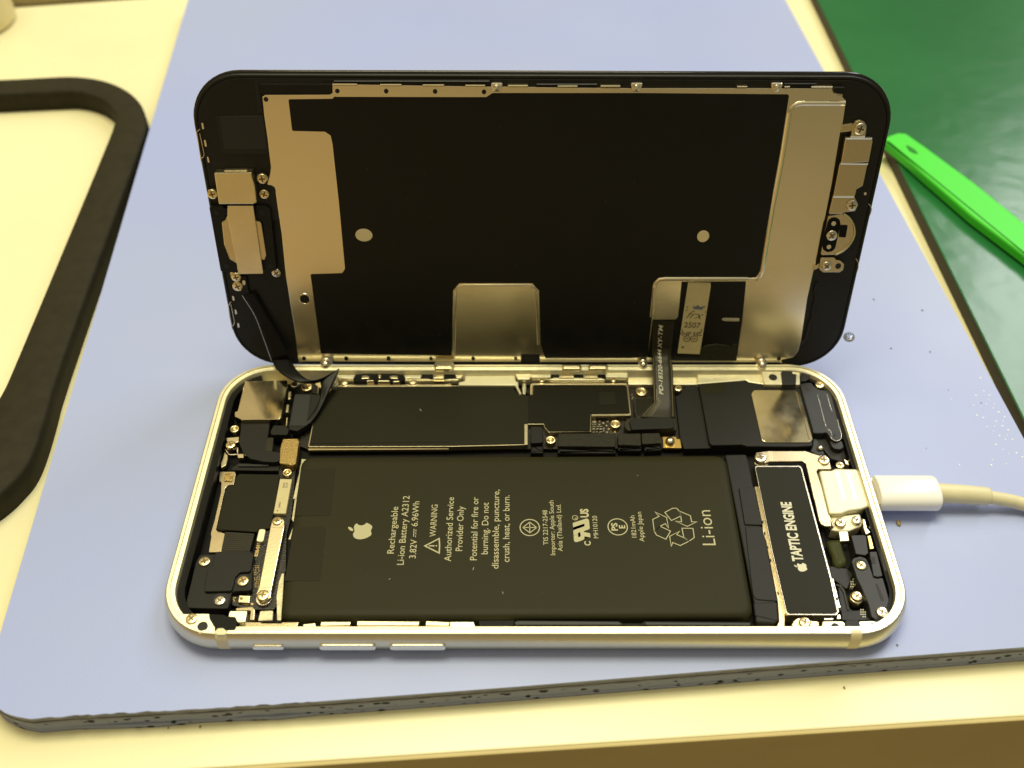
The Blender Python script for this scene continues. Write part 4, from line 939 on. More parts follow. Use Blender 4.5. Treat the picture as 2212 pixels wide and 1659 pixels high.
body('corner_plate', ['alurim', 'void'], housing, [
    (fG([(822, 1300), (1012, 1298), (1035, 1320), (1030, 1372), (815, 1372)]), 1.6, 5.6, .2, .08, 0), (fG([(1045, 1290), (1165, 1285), (1200, 1395), (1150, 1378), (1100, 1376), (1080, 1392), (1060, 1368), (1035, 1350)]), 1.6, 5.7, .1, .05, 1),
    (fG([(1170, 1300), (1290, 1296), (1350, 1308), (1450, 1290), (1400, 1370), (1300, 1400), (1200, 1400)]), 1.6, 5.65, .3, .05, 0), (fG([(1280, 1312), (1380, 1318), (1372, 1365), (1330, 1378), (1298, 1360)]), 5.6, 5.69, .3, 0, 1),
    (fF([(512, 140), (550, 98), (640, 95), (650, 150), (695, 160), (690, 280), (530, 282)]), 4.8, 5.66, .1, .05, 1), (fF([(752, 150), (775, 128), (850, 130), (856, 205), (800, 240), (750, 238)]), 4.8, 5.66, .3, .05, 1)])

# ---- display flex into the board
dfx = body('display_connector', ['flexg', 'blacksat'], phone, [
    (fE([(150, 800), (182, 758), (330, 735), (700, 725), (745, 760), (762, 885), (190, 892), (152, 850)]), 2.5, 4.2, .35, .05, 0),
    (fE([(205, 788), (240, 752), (690, 730), (722, 760), (738, 800), (735, 858), (700, 866), (235, 882)]), 4.1, 4.75, .35, .15, 1)])
body('flex_island', ['flexg', 'film2'], phone, [
    (fE([(262, 520), (290, 505), (492, 500), (500, 560), (335, 740), (285, 740), (265, 660)]), 2.5, 3.9, .3, .04, 0), (fE([(282, 530), (300, 518), (478, 514), (484, 556), (330, 718), (300, 715), (282, 650)]), 3.85, 3.94, .3, .02, 1)])

# ------------------------------------------------------------------ display half, standing on the back edge
PW_, PH_ = 136.8, 65.7
mtx = Matrix((PU, PT, PWV)).transposed().to_4x4(); mtx.translation = PO*S
def prr(d, n=12, r=10.5):
    x, y0_, y1_, r = PW_/2-d, d-.7, PH_-d, max(r-d, .5); out = []
    for cx, cy, a0 in ((x-r, y1_-r, 0), (-x+r, y1_-r, pi/2), (-x+r, y0_+r, pi), (x-r, y0_+r, 3*pi/2)):
        for k in range(n+1):
            a = a0+pi/2*k/n; out.append((cx+r*cos(a), cy+r*sin(a)))
    return out
def ploops(bm, secs, mis=None):
    vs = [[bm.verts.new((x, y, z)) for x, y in prr(d)] for d, z in secs]; n = len(vs[0])
    for i, (a, b) in enumerate(zip(vs, vs[1:])):
        for k in range(n): bm.faces.new((a[k], a[(k+1) % n], b[(k+1) % n], b[k])).material_index = mis[i] if mis else 0
    bm.faces.new(list(reversed(vs[0]))); bm.faces.new(vs[-1])
bm = bmesh.new(); ploops(bm, [(1.6, -2.5), (.5, -2.3), (.05, -1.8), (0, -1.3), (.15, -1.05), (.5, -1.0)], None)
panel = link('display_panel', bm, 'glass', phone, smooth=True); panel.matrix_world = mtx
tag(panel, 'black screen half seen from its inner side')
bm = bmesh.new(); ploops(bm, [(.45, -1.05), (.45, -.25), (.55, -.1), (.75, -.05), (1.05, -.1), (1.1, -.45)])
link('panel_frame', bm, 'frameblk', panel)
bm = bmesh.new(); ploops(bm, [(1.2, -.5), (1.2, -.12), (1.3, -.05)]); link('panel_tray', bm, 'frameblk', panel)
# steel back plate
pl = fH([(850, 358), (882, 340), (1560, 338), (1592, 320), (1592, 226)])+fJ([(1100, 168), (2110, 180)])+fK([(1010, 270), (1020, 318), (1062, 322), (1120, 368), (1150, 402), (1145, 440), (1112, 660), (1085, 760), (1000, 1280), (925, 1659)])+fL([(760, 300), (690, 655), (670, 740), (620, 960), (560, 1350), (535, 1440), (490, 1492), (392, 1512), (385, 1540)])+[(1690, 783), (660, 781)]+fI([(1062, 1525), (1040, 1350), (1020, 1180), (985, 980), (940, 700), (900, 300), (855, 0)])+fH([(985, 1330), (950, 1300), (900, 1290), (935, 1160), (940, 1100), (905, 800), (870, 560)])
plate = disp('back_plate', 'plate', [(pl, -.1, .3, .12, .08)])
film = fH([(1125, 387), (1590, 382), (1622, 352)])+fJ([(40, 241), (1105, 243), (1150, 214), (2212, 214)])+fK([(535, 335), (548, 350), (455, 950)])+fL([(322, 0), (197, 740), (165, 788), (100, 795)])+fM([(1340, 108), (470, 112), (410, 150), (385, 480), (345, 870)])+[(1360, 774), (1178, 774), (1168, 745), (1164, 628), (1150, 612), (992, 612), (979, 628), (976, 768)]+fI([(1275, 1440), (1175, 676), (1480, 666), (1507, 625), (1450, 0)])+fH([(1592, 860), (1572, 770), (1512, 730), (1165, 722)])
disp('graphite_sheet', 'film', [(film, .25, .36, .35, .02)])
disp('lower_sheet', 'film', [(fM([(672, 146), (1292, 144), (1258, 500), (1200, 905), (600, 905), (345, 872), (395, 515), (612, 510), (638, 485)]), .25, .38, .2, .02)])
# raised ridge of the plate
def ridge(f_pts, w, h0, h1, name='plate_ridge', m='plate'):
    bm = bmesh.new(); pts = D(f_pts, h1); P_ = [Vector(p) for p in pts]; n = len(P_); secs = []
    for i in range(n):
        t = (P_[min(i+1, n-1)]-P_[max(i-1, 0)]).normalized(); nn = Vector((-t.y, t.x))
        secs.append([bm.verts.new((*(P_[i]+nn*o), h)) for o, h in ((-w/2, h0), (-w/4, h1*.8+h0*.2), (0, h1), (w/4, h1*.8+h0*.2), (w/2, h0))])
    for a, b in zip(secs, secs[1:]):
        for k in range(4): bm.faces.new((a[k], a[k+1], b[k+1], b[k]))
    return link(name, bm, m, panel, smooth=True)
ridge(fK([(1146, 437), (700, 436), (650, 440), (600, 465), (568, 500), (556, 545), (470, 1080)])+fL([(322, 145), (270, 440), (222, 735), (205, 780), (170, 808), (110, 812)])+fM([(1300, 126), (520, 126), (460, 132), (425, 165), (412, 210), (388, 490)]), .95, .32, .68)
ridge([(981, 764), (984, 640), (987, 624), (1000, 617), (1142, 617), (1157, 624), (1159, 640), (1163, 745)], .5, .3, .5)
def ddisc(name, m, items):
    bm = bmesh.new()
    for f, c, r, h, ry in items:
        a, b, c2 = D(f([c, (c[0]+r, c[1]), (c[0], c[1]+(ry or r))]), h); prism(bm, circ(a, abs(b[0]-a[0]), 24, abs(c2[1]-a[1])), h-.3, h, 0)
    return link(name, bm, m, panel)
idf = lambda p: p
ddisc('plate_window', 'cup', [(idf, (786, 508), 18.5, .42, 13.5), (idf, (1519, 510.5), 13, .42, 12.5)])
ddisc('plate_hole', 'void', [(fH, (888, 388), 25, .36, 25), (fH, (1643, 300), 24, .36, 24), (fJ, (400, 201), 16, .36, 17), (fJ, (745, 203), 16, .36, 17), (fJ, (1090, 206), 16, .36, 17),
    (fI, (1112, 1487), 19, .36, 19), (fI, (1520, 1490), 17, .36, 17), (fC, (750, 48), 24, .36, 24), (fC, (1248, 48), 24, .36, 24), (fC, (1748, 48), 22, .36, 20), (fD, (215, 48), 22, .36, 22), (fD, (715, 48), 20, .36, 20), (fM, (1608, 885), 18, .36, 18), (fL, (368, 1502), 18, .37, 18)])
bm = bmesh.new(); a, b = D(fI([(1120, 918), (1182, 918)]), .5); rr = b[0]-a[0]
lathe(bm, [(rr, -.3), (rr*.97, .08), (rr*.8, .14), (rr*.74, .05), (rr*.72, -.1)], (a[0], a[1], .4), 28); link('plate_eyelet', bm, 'plate', panel, smooth=True)
ddisc('eyelet_hole', 'sticker', [(fI, (1122, 915), 44, .42, 40)])
# bright bent tabs along the top and bottom edges
bm = bmesh.new()
for f, x0_, x1_, y0_, y1_ in ((fJ, 20, 195, 150, 164), (fJ, 358, 508, 153, 167), (fJ, 658, 808, 155, 169), (fJ, 958, 1098, 158, 171), (fJ, 1258, 1400, 159, 174), (fJ, 1610, 1750, 163, 174), (fJ, 1912, 2052, 162, 176), (fK, 0, 110, 250, 264), (fK, 500, 560, 251, 265), (fK, 785, 1012, 252, 268)):
    q = D(f([(x0_, y0_), (x1_, y0_), (x1_, y1_), (x0_, y1_)]), 1.1); prism(bm, q, 0, 1.1, .15)
link('edge_tab', bm, 'steelbrt', panel)
bm = bmesh.new()
for f, x0_, x1_, y in ((fJ, 30, 1130, 128), (fK, 500, 840, 222), (fJ, 1460, 1890, 150)):
    q = D(f([(x0_, y), (x1_, y), (x1_, y+8), (x0_, y+8)]), .6); prism(bm, q, -.3, .6, .2)
link('edge_rail', bm, 'grey', panel)
disp('corner_pad', 'blacksat', [(fH([(815, 225), (1588, 225), (1585, 322), (1560, 330), (835, 328)]), -.2, .25, .3, .1), (fD([(776, 0), (998, 0), (998, 95), (776, 95)]), .2, .45, .1, .03), (fK([(1018, 262), (1138, 262), (1138, 318), (1020, 318)]), -.2, .9, .2, .1)])
disp('sensor_recess', ['void', 'sensor'], [(fH([(350, 562), (862, 556), (928, 962), (424, 962)]), -.2, .08, .3, .02, 0), (fH([(398, 570), (858, 565), (900, 912), (450, 915)]), .0, .14, .3, .05, 1), (fH([(765, 180), (808, 190), (850, 530), (800, 525)]), -.2, .08, .1, 0, 0), (fH([(810, 190), (1480, 180), (1480, 222), (815, 222)]), -.2, .06, .1, 0, 0)])
bm = bmesh.new()
def dtube(f, pts, r, h): tube(bm, [(x, y, h) for x, y in D(f(pts), h)], r, 6)
dtube(fH, [(192, 700), (155, 735), (165, 800), (203, 1045)], .09, .3); dtube(fH, [(188, 745), (235, 970), (225, 1000), (200, 1012)], .09, .2)
dtube(fI, [(412, 940), (385, 980), (398, 1080), (424, 1205)], .09, .3); dtube(fI, [(410, 965), (445, 1130), (440, 1160), (420, 1180)], .09, .2)
dtube(fL, [(1155, 135), (1178, 160), (1184, 195), (1165, 245)], .09, .3); dtube(fL, [(1045, 620), (1068, 655), (1066, 700), (1055, 738)], .09, .3)  # both tubes here draw thin glints as silver crescents
link('side_spring_and_glint', bm, 'silver', panel)
disp('contact_pad', 'silver', [(fH([(203, 635), (225, 638), (236, 700), (215, 705)]), -.1, .25, .2, .05), (fH([(230, 815), (252, 820), (265, 885), (243, 890)]), -.1, .25, .2, .05), (fH([(262, 995), (282, 1000), (294, 1055), (275, 1058)]), -.1, .25, .2, .05),
    (fI([(420, 885), (440, 888), (447, 930), (428, 932)]), -.1, .25, .1, .05), (fI([(445, 1018), (462, 1020), (472, 1060), (452, 1062)]), -.1, .25, .1, .05), (fI([(470, 1145), (490, 1150), (495, 1188), (476, 1190)]), -.1, .25, .1, .05), (fL([(1115, 38), (1140, 36), (1142, 58), (1118, 62)]), -.1, .2, .2, .05)])
# ear speaker and camera cover on the left
disp('earpiece_frame', 'blacksat', [(fI([(200, 30), (325, 20), (345, 40), (385, 45), (385, 100), (355, 110), (355, 150), (320, 165), (345, 400), (395, 530), (450, 560), (480, 655), (312, 652)]), -.1, 1.0, .4, .1),
    (fI([(640, 18), (750, 18), (790, 60), (850, 640), (790, 650), (715, 600), (715, 540), (748, 530), (715, 175), (650, 155)]), -.1, 1.0, .4, .1)])
ddisc('frame_hole', 'void', [(fI, (270, 85), 26, 1.05, 24), (fI, (705, 85), 26, 1.05, 24), (fI, (368, 600), 26, 1.05, 24), (fI, (790, 602), 26, 1.05, 24)])
disp('earpiece', 'steel', [(fI([(320, 175), (355, 155), (372, 110), (640, 110), (655, 165), (702, 178), (752, 500), (738, 540), (715, 540), (470, 580), (445, 560), (395, 530), (345, 400)]), -.1, 1.3, .4, .15)])
disp('earpiece_bracket', 'steelbrt', [(fI([(378, 18), (625, 18), (640, 120), (722, 672), (480, 676), (462, 560), (375, 120)]), .8, 1.7, .15, .1), (fI([(398, 655), (480, 662), (510, 700), (500, 735), (440, 735), (410, 700)]), .3, .9, .3, .08), (fI([(515, 738), (548, 735), (552, 775), (525, 785)]), .1, .8, .2, .08)])
disp('camera_cover', 'steelbrt', [(fH([(340, 1166), (735, 1162), (738, 1200), (768, 1300), (790, 1480), (755, 1496), (390, 1496)]), .1, 2.3, .2, .15), (fH([(440, 1140), (690, 1135), (700, 1165), (430, 1165)]), .1, 1.4, .4, .2)])
disp('cover_recess', 'void', [(fH([(720, 1250), (790, 1290), (905, 1292), (975, 1310), (1025, 1659), (930, 1659), (910, 1520), (790, 1500)]), -.1, .34, .2, 0)])
for f, c, r, h, fin in ((fH, (322, 1388), 54, 1.0, 'brass'), (fH, (850, 1225), 56, 1.0, 'brass'), (fH, (872, 1388), 52, .8, 'brass'), (fI, (462, 702), 48, 1.0, 'brass'), (fI, (476, 790), 50, .9, 'brass'), (fI, (848, 662), 44, .5, 'silver')):
    dscrew(f, c, r, h, fin)
disp('flex_hub', 'flex', [(fI([(480, 690), (560, 700), (575, 800), (640, 1070), (720, 1280), (640, 1280), (500, 1000), (450, 880), (420, 830)]), -.1, .5, .4, .1)])
# home-button side on the right
hb = disp('button_bracket', 'steel', [
    (fK([(1146, 797), (1428, 797), (1434, 830), (1392, 1052), (1100, 1066)]), .3, 1.5, .15, .15), (fK([(1085, 1070), (1378, 1075), (1330, 1302), (1262, 1340), (1245, 1412), (1018, 1412)]), .2, 1.25, .2, .12),
    (fK([(1012, 1418), (1242, 1418), (1282, 1500), (1250, 1570), (1142, 1582), (1112, 1602), (968, 1602)]), .2, 1.0, .3, .12), (fK([(1203, 800), (1216, 660), (1250, 622), (1300, 607), (1345, 625), (1372, 670), (1352, 800)]), .1, .9, .6, .1),
    (fK([(1095, 738), (1112, 660), (1220, 643), (1205, 722)]), -.1, .55, .1, .08),
    (fL([(803, 245), (935, 228), (990, 262), (1030, 340), (1032, 415), (995, 490), (935, 550), (862, 588), (735, 592)]), .1, .95, .4, .15),
    (fL([(735, 612), (860, 612), (872, 632), (912, 638), (945, 670), (936, 720), (900, 742), (752, 742), (722, 715)]), .1, 1.1, .5, .1), (fL([(678, 690), (725, 665), (725, 700), (665, 725)]), -.1, .7, .1, .05)])
bm = bmesh.new()
for f, p0, p1, w in ((fK, (1095, 1068), (1384, 1073), .35), (fK, (1015, 1420), (1240, 1420), .32), (fK, (1146, 804), (1428, 804), .3), (fK, (1198, 792), (1352, 790), .4)):
    q = D(f([p0, p1]), 1.55); a, b = Vector(q[0]), Vector(q[1]); prism(bm, [tuple(a+Vector((0, w/2))), tuple(a-Vector((0, w/2))), tuple(b-Vector((0, w/2))), tuple(b+Vector((0, w/2)))], .8, 1.6 if f != fL else 1.2, .15)
link('bend_line', bm, 'alubtn', panel)
disp('button_pad', 'black', [(fL([(800, 290), (830, 262), (870, 258), (905, 280), (912, 320), (865, 530), (835, 560), (790, 565), (755, 540), (752, 500)]), .6, 1.1, .8, .08), (fL([(908, 326), (975, 326), (956, 436), (894, 430)]), .6, 1.05, .3, 0)])
bm = bmesh.new()
for c in ((850, 312), (808, 517)):
    a = D(fL([c]), 1.15)[0]; prism(bm, circ(a, .5, 14), 1.0, 1.16, .05)
link('rivet', bm, 'silver', panel)
bm = bmesh.new(); q = [(p[0], p[1], 1.0) for p in D(fL([(940, 228), (990, 262), (1028, 335), (1032, 415), (995, 490), (935, 550), (862, 588)]), 1.0)]
tube(bm, smooth_path(q, 4), .22, 8); link('button_rim', bm, 'steelbrt', panel, smooth=True)
ddisc('bracket_hole', 'void', [(fL, (890, 687), 25, 1.15, 25)])
for f, c, r, h in ((fK, (1300, 697), 62, .95), (fK, (1212, 1505), 60, 1.05), (fL, (832, 415), 49, 1.15), (fL, (787, 684), 44, 1.15)): dscrew(f, c, r, h, 'silver')
bm = bmesh.new(); q = D(fL([(700, 830), (680, 900), (690, 960), (668, 1050), (655, 1150), (630, 1200), (610, 1290), (590, 1340), (560, 1370)]), .1)
tube(bm, smooth_path([(x, y, .05) for x, y in q], 4), .35, 8); link('glue_line', bm, 'void', panel, smooth=True)
disp('residue', 'foil', [(fK([(1045, 325), (1115, 330), (1118, 365), (1060, 350)]), .2, .42, .3, .1)])
disp('scratch_mark', 'silver', [(fM([(1050, 508), (1075, 496), (1228, 496), (1226, 526), (1085, 524)]), .3, .46, .2, .05)])
disp('glue_residue', 'rough', [(fM([(850, 800), (900, 760), (1000, 745), (1120, 760), (1205, 800), (1195, 905), (850, 895)]), .2, .6, .8, .2), (fM([(1150, 745), (1205, 745), (1200, 798), (1160, 790)]), .3, .5, .2, .05)])
# sticker with lettering
disp('paper_sticker', 'label', [(fM([(735, 152), (950, 156), (953, 190), (846, 842), (632, 834)]), .3, .52, .1, .03)])
bm = bmesh.new(); FD = fz(.545)
def dl(txt, s, e_, cap, bold=0., shear=0.):
    a, b = D(fM([s, e_]), .545); put_text(bm, txt, a, b, cap, FD, bold, 0, shear)
dl('2507', (692, 583), (848, 592), 1.35, .01); dl('frx', (712, 495), (880, 505), 1.9, -.005, .5)
dl('JP', (705, 662), (762, 664), .95, .02); dl('KC', (782, 662), (840, 664), .95, .02)
for c in ((722, 692), (792, 694)):
    a = D(fM([c]), .545)[0]; stroke(bm, circ(a, .75, 20), .18, FD, True); stroke(bm, [(a[0]-.4, a[1]), (a[0]+.4, a[1])], .25, FD)
a = D(fM([(683, 775)]), .545)[0]; filled(bm, circ(a, .28, 10), FD)
for pts in ([(672, 605), (690, 640), (720, 652)], [(868, 600), (850, 640), (812, 652)], [(720, 395), (735, 382)], [(712, 425), (728, 414)], [(885, 395), (900, 380)], [(895, 440), (905, 430)], [(660, 635), (690, 662)], [(865, 655), (835, 668)]):
    stroke(bm, D(fM(pts), .545), .22, FD)
link('sticker_text', bm, 'inkdark', panel, recalc=False)
bm = bmesh.new(); filled(bm, D(fM([(785, 408), (782, 372), (805, 385), (828, 368), (850, 388), (888, 378), (870, 415)]), .55), fz(.55)); link('sticker_mark', bm, 'inkblue', panel, recalc=False)
# hinge-side glue balls and loops at the bottom edge, clips at the top
def pball(f, c, r, h):
    a, b = D(f([c, (c[0]+r, c[1])]), h); rr = abs(b[0]-a[0]); bm = bmesh.new(); bmesh.ops.create_uvsphere(bm, u_segments=18, v_segments=12, radius=rr)
    for v in bm.verts: v.co.x += a[0]; v.co.y += a[1]; v.co.z += h
    lathe(bm, [(rr*1.05, -1.6), (rr*1.25, -.8), (rr*1.1, -.4), (rr*.6, -.3)], (a[0], a[1], h), 18)
    return link('hinge_clip', bm, 'silver', panel, smooth=True)
pball(fC, (512, 120), 60, 2.0); pball(fM, (302, 945), 38, 2.0); pball(fM, (1445, 948), 44, 2.0)
for f, c in ((fJ, (1180, 172)), (fJ, (2165, 172)), (fK, (415, 258))):
    q = D(f([c]), .8)[0]; bm = bmesh.new(); prism(bm, rp([(q[0]-1.3, q[1]+.8), (q[0]+1.3, q[1]+.8), (q[0]+.6, q[1]-.9), (q[0]-.6, q[1]-.9)], .4), 0, 1.0, .25)
    lathe(bm, [(.55, 0), (.5, .5), (0, .7)], (q[0], q[1], 1.0), 12); link('edge_clip', bm, 'silver', panel)
def loop(f, x0_, x1_, y0_, y1_):
    q = [(p.x, p.y, 6.5) for p in [at(v, 6.5) for v in f([(x0_+8, y0_), (x1_-8, y0_), (x1_, (y0_+y1_)/2), (x1_-20, y1_), (x0_+20, y1_), (x0_, (y0_+y1_)/2), (x0_+8, y0_)])]]
    bm = bmesh.new(); prism(bm, rp([(p[0], p[1]) for p in q[:6]], .3), 5.9, 6.9, .25); prism(bm, rp(inset(ccw([(p[0], p[1]) for p in q[:6]]), .35), .2), 6.8, 7.1, .12); link('latch_clip', bm, 'steelbrt', phone)
loop(fC, 1780, 2020, 95, 178); loop(fD, 1255, 1490, 128, 180); loop(fD, 1565, 1800, 128, 180)

# ---- cables crossing from the screen to the board
def ribbon(secs, thick=.12):
    """secs: list of (left xyz, right xyz)"""
    bm = bmesh.new(); rows = []
    Ls = smooth_path([s[0] for s in secs], 6); Rs = smooth_path([s[1] for s in secs], 6)
    for a, b in zip(Ls, Rs):
        mid = [a+(b-a)*k/4 for k in range(5)]; rows.append(mid)
    up = []; lo = []
    for i, r in enumerate(rows):
        t = rows[min(i+1, len(rows)-1)][2]-rows[max(i-1, 0)][2]; nn = (r[4]-r[0]).cross(t).normalized()
        if nn.z < 0 and abs(nn.z) > .3: nn = -nn
        up.append([bm.verts.new(p+nn*thick/2) for p in r]); lo.append([bm.verts.new(p-nn*thick/2) for p in r])
    for A_, sgn in ((up, 1), (lo, -1)):
        for a, b in zip(A_, A_[1:]):
            for k in range(4): bm.faces.new((a[k], a[k+1], b[k+1], b[k]) if sgn > 0 else (a[k], b[k], b[k+1], a[k+1]))
    for k in (0, 4):
        for i in range(len(up)-1): bm.faces.new((up[i][k], up[i+1][k], lo[i+1][k], lo[i][k]))
    return bm, Ls, Rs
def W(v, h):      # world point on the panel plane at height h
    s, t = D([v], h)[0]; p = PO+PU*s+PT*t+PWV*h; return (p.x, p.y, p.z)
def Bz(v, z): p = at(v, z); return (p.x, p.y, p.z)
m_ = lambda x, y: fM([(x, y)])[0]
rib = [(W(m_(396, 520), .6), W(m_(602, 520), .6)), (W(m_(390, 700), .7), W(m_(585, 700), .7)), (W(m_(388, 840), 1.0), W(m_(572, 840), 1.0)), (Bz(m_(392, 980), 7.4), Bz(m_(585, 980), 7.4)),
       (Bz(m_(396, 1100), 6.4), Bz(m_(590, 1100), 6.4)), (Bz(m_(402, 1260), 5.2), Bz(m_(596, 1260), 5.2)), (Bz(m_(404, 1310), 4.9), Bz(m_(598, 1310), 4.9)), (Bz(m_(345, 1375), 4.6), Bz(m_(606, 1375), 4.6)), (Bz(m_(280, 1450), 4.45), Bz(m_(612, 1450), 4.45))]
bm, RL, RR = ribbon(rib); dflex = link('display_flex', bm, 'flexg', phone, smooth=True); tag(dflex, 'flat display cable with a white printed part number')
def ribfn(off_):
    def fn(s, t):  # s along, t across
        k = s*(len(RL)-1); i = min(int(k), len(RL)-2); u = k-i
        l = RL[i].lerp(RL[i+1], u); r = RR[i].lerp(RR[i+1], u); tan = RL[i+1]-RL[i]; nn = (r-l).cross(tan).normalized()
        if nn.dot(CP-l) < 0: nn = -nn
        return l.lerp(r, t)+nn*off_
    return fn
rf = ribfn(.12); bm = bmesh.new(); vs, fs = text_poly('PD-18320-6644 XY-TM', .008, .25); x0 = min(v[0] for v in vs); x1 = max(v[0] for v in vs)
def s_of_y(ym):       # station along the ribbon for a traced row
    rows = [520, 700, 840, 980, 1100, 1260, 1310, 1375, 1450]
    for i in range(len(rows)-1):
        if rows[i] <= ym <= rows[i+1]: return (i+(ym-rows[i])/(rows[i+1]-rows[i]))/(len(rows)-1)
    return 0 if ym < 520 else 1
nv = []
for x, y in vs:
    ym = 1225-(x-x0)/(x1-x0)*(1225-568); nv.append(bm.verts.new(rf(s_of_y(ym), 0.48-y/cap_height()*.20)))
for f in fs:
    try: bm.faces.new([nv[i] for i in f])
    except ValueError: pass
link('flex_text', bm, 'inkbrt', dflex, recalc=False)
bm = bmesh.new()
for t0, t1, y0_ in ((.06, .03, 880), (.16, .12, 1180), (.24, .20, 1260), (.32, .28, 1290), (.93, .93, 900)):
    pr_ = [rf(s_of_y(y), t0+(t1-t0)*(y-y0_)/(1445-y0_)) for y in range(y0_, 1445, 12)]; tube(bm, pr_, .045, 4)
link('copper_trace', bm, 'foil', dflex)
# front-camera flex: strip one comes down from the screen, strip two folds back onto the board
i_ = lambda x, y: fI([(x, y)])[0]
a_ = lambda x, y: fA([(x, y)])[0]
sec1 = [(W(i_(520, 880), .6), W(i_(640, 850), .6)), (W(i_(640, 1070), .8), W(i_(745, 1040), .8)), (W(i_(722, 1280), 1.2), W(i_(860, 1250), 1.2)), (W(i_(800, 1500), 2.4), W(i_(960, 1450), 2.4)),
        (Bz(a_(1345, 20), 7.6), Bz(a_(1570, 10), 7.6)), (Bz(a_(1405, 130), 7.6), Bz(a_(1625, 120), 7.4)), (Bz(a_(1530, 235), 7.4), Bz(a_(1700, 205), 7.4)), (Bz(a_(1700, 300), 7.0), Bz(a_(1800, 262), 7.4)), (Bz(a_(1860, 300), 6.4), Bz(a_(1930, 245), 7.4)), (Bz(a_(2060, 250), 6.2), Bz(a_(2140, 130), 7.6))]
bm, eL, _ = ribbon(sec1); cf = link('sensor_flex', bm, 'flexblk', phone, smooth=True)
bm = bmesh.new(); tube(bm, [p+Vector((0, -.12, .12)) for p in eL[:22]], .06, 6); link('ribbon_edge', bm, 'silver', cf); tag(cf, 'black ribbon cable curling from the screen down to the board')
sec2 = [(Bz(a_(2140, 128), 7.65), Bz(a_(2146, 134), 7.6)), (Bz(a_(1945, 255), 6.8), Bz(a_(2085, 290), 6.6)), (Bz(a_(1930, 340), 6.2), Bz(a_(2010, 425), 6.0)), (Bz(a_(1912, 480), 5.6), Bz(a_(1955, 540), 5.4)), (Bz(a_(1868, 590), 5.2), Bz(a_(1895, 650), 5.1)), (Bz(a_(1780, 720), 5.0), Bz(a_(1825, 745), 4.9)), (Bz(a_(1690, 800), 4.8), Bz(a_(1720, 830), 4.7))]
bm, _, _ = ribbon(sec2); link('folded_strip', bm, 'flexblk', cf, smooth=True)
body('connector_head', ['flex', 'grey'], cf, [(fA([(1620, 425), (1920, 430), (1915, 560), (1835, 715), (1740, 800), (1650, 860), (1555, 845), (1550, 800)]), 3.4, 4.9, .5, .08, 0), (fA([(1625, 432), (1805, 435), (1760, 800), (1560, 800)]), 4.85, 5.02, .5, .05, 1),
    (fA([(1690, 290), (1850, 285), (1925, 290), (1935, 340), (1900, 420), (1820, 415), (1830, 330)]), 3.4, 4.6, .3, .08, 0)])
body('board_clip', ['steelbrt', 'pcb'], phone, [(fA([(1870, 282), (1920, 290), (1937, 330), (1930, 360), (1905, 345), (1895, 420), (1885, 418), (1890, 340), (1860, 310)]), 4.6, 5.1, .2, .08, 0),
    (fA([(1545, 400), (1580, 395), (1570, 480), (1540, 490)]), 3, 4.3, .1, .08, 0), (fA([(1525, 550), (1555, 550), (1545, 640), (1512, 640)]), 3, 4.2, .1, .08, 0), (fA([(1520, 700), (1540, 700), (1530, 800), (1515, 800)]), 3, 4.2, .1, .08, 0)])

rnd = random.Random(21); bm = bmesh.new()
for k in range(26):
    x_, y_ = rnd.uniform(-40, 38), rnd.uniform(6, 56); r_ = rnd.uniform(.03, .08); prism(bm, circ((x_, y_), r_, 6, r_*rnd.uniform(.6, 2)), .37, .42, 0)
WHOLE.add('dust'); link('dust', bm, 'inkdark', panel)
bm = bmesh.new()
for k in range(34):
    x_, y_ = rnd.uniform(-46, 40), rnd.uniform(-25, 5); r_ = rnd.uniform(.025, .06); prism(bm, circ((x_, y_), r_, 6, r_*rnd.uniform(.6, 2)), 4.5, 4.62, 0)
link('dust', bm, 'inkdark', battery)

# ------------------------------------------------------------------ charging cable
cable = empty('charging_cable', Bz(fU([(1190, 640)])[0], 0))
tag(cable, 'white charging cable with cylindrical plug pushed into the right end of the phone', 'cable')
def clink(name, bm, m, smooth=True):
    o = link(name, bm, m, None, smooth); o.parent = cable; o.matrix_parent_inverse = Matrix.Translation(-cable.location); return o
A0 = Vector(Bz(fU([(480, 632)])[0], 3.7)); A1 = Vector(Bz(fU([(1192, 634)])[0], 3.7)); ax = (A1-A0).normalized(); A0 = A0-ax*((A0.x-69.6)/ax.x)
side = Vector((-ax.y, ax.x, 0)); Lp = (A1-A0).length
bm = bmesh.new(); rings = []; n = 40
for t, k in ((0, .90), (.15, .98), (.5, 1), (Lp-.9, 1), (Lp-.35, .97), (Lp-.08, .88), (Lp, .76)):
    c = A0+ax*t; rg = []
    for j in range(n):
        an = 2*pi*j/n; cx = abs(cos(an))**.8*(1 if cos(an) >= 0 else -1); cz = abs(sin(an))**.8*(1 if sin(an) >= 0 else -1)
        rg.append(bm.verts.new(c+side*3.85*k*cx+Vector((0, 0, 2.45*k*cz))))
    rings.append(rg)
for a, b in zip(rings, rings[1:]):
    for j in range(n): bm.faces.new((a[j], a[(j+1) % n], b[(j+1) % n], b[j]))
bm.faces.new(rings[0]); bm.faces.new(rings[-1]); clink('plug', bm, 'whitepl')
cpts = [(Bz(fU([(1150, 632)])[0], 3.7)), Bz(fU([(1400, 642)])[0], 3.55), Bz(fU([(1700, 664)])[0], 3.2), Bz(fU([(1800, 672)])[0], 3.1)]
bm = bmesh.new(); sp = smooth_path(cpts, 6); nsp = len(sp); rad = [2.05-.25*i/nsp for i in range(nsp)]; rad[-1] = 1.55; rad[-2] = 1.75; tube(bm, sp, rad, 24); clink('strain_relief', bm, 'cable')
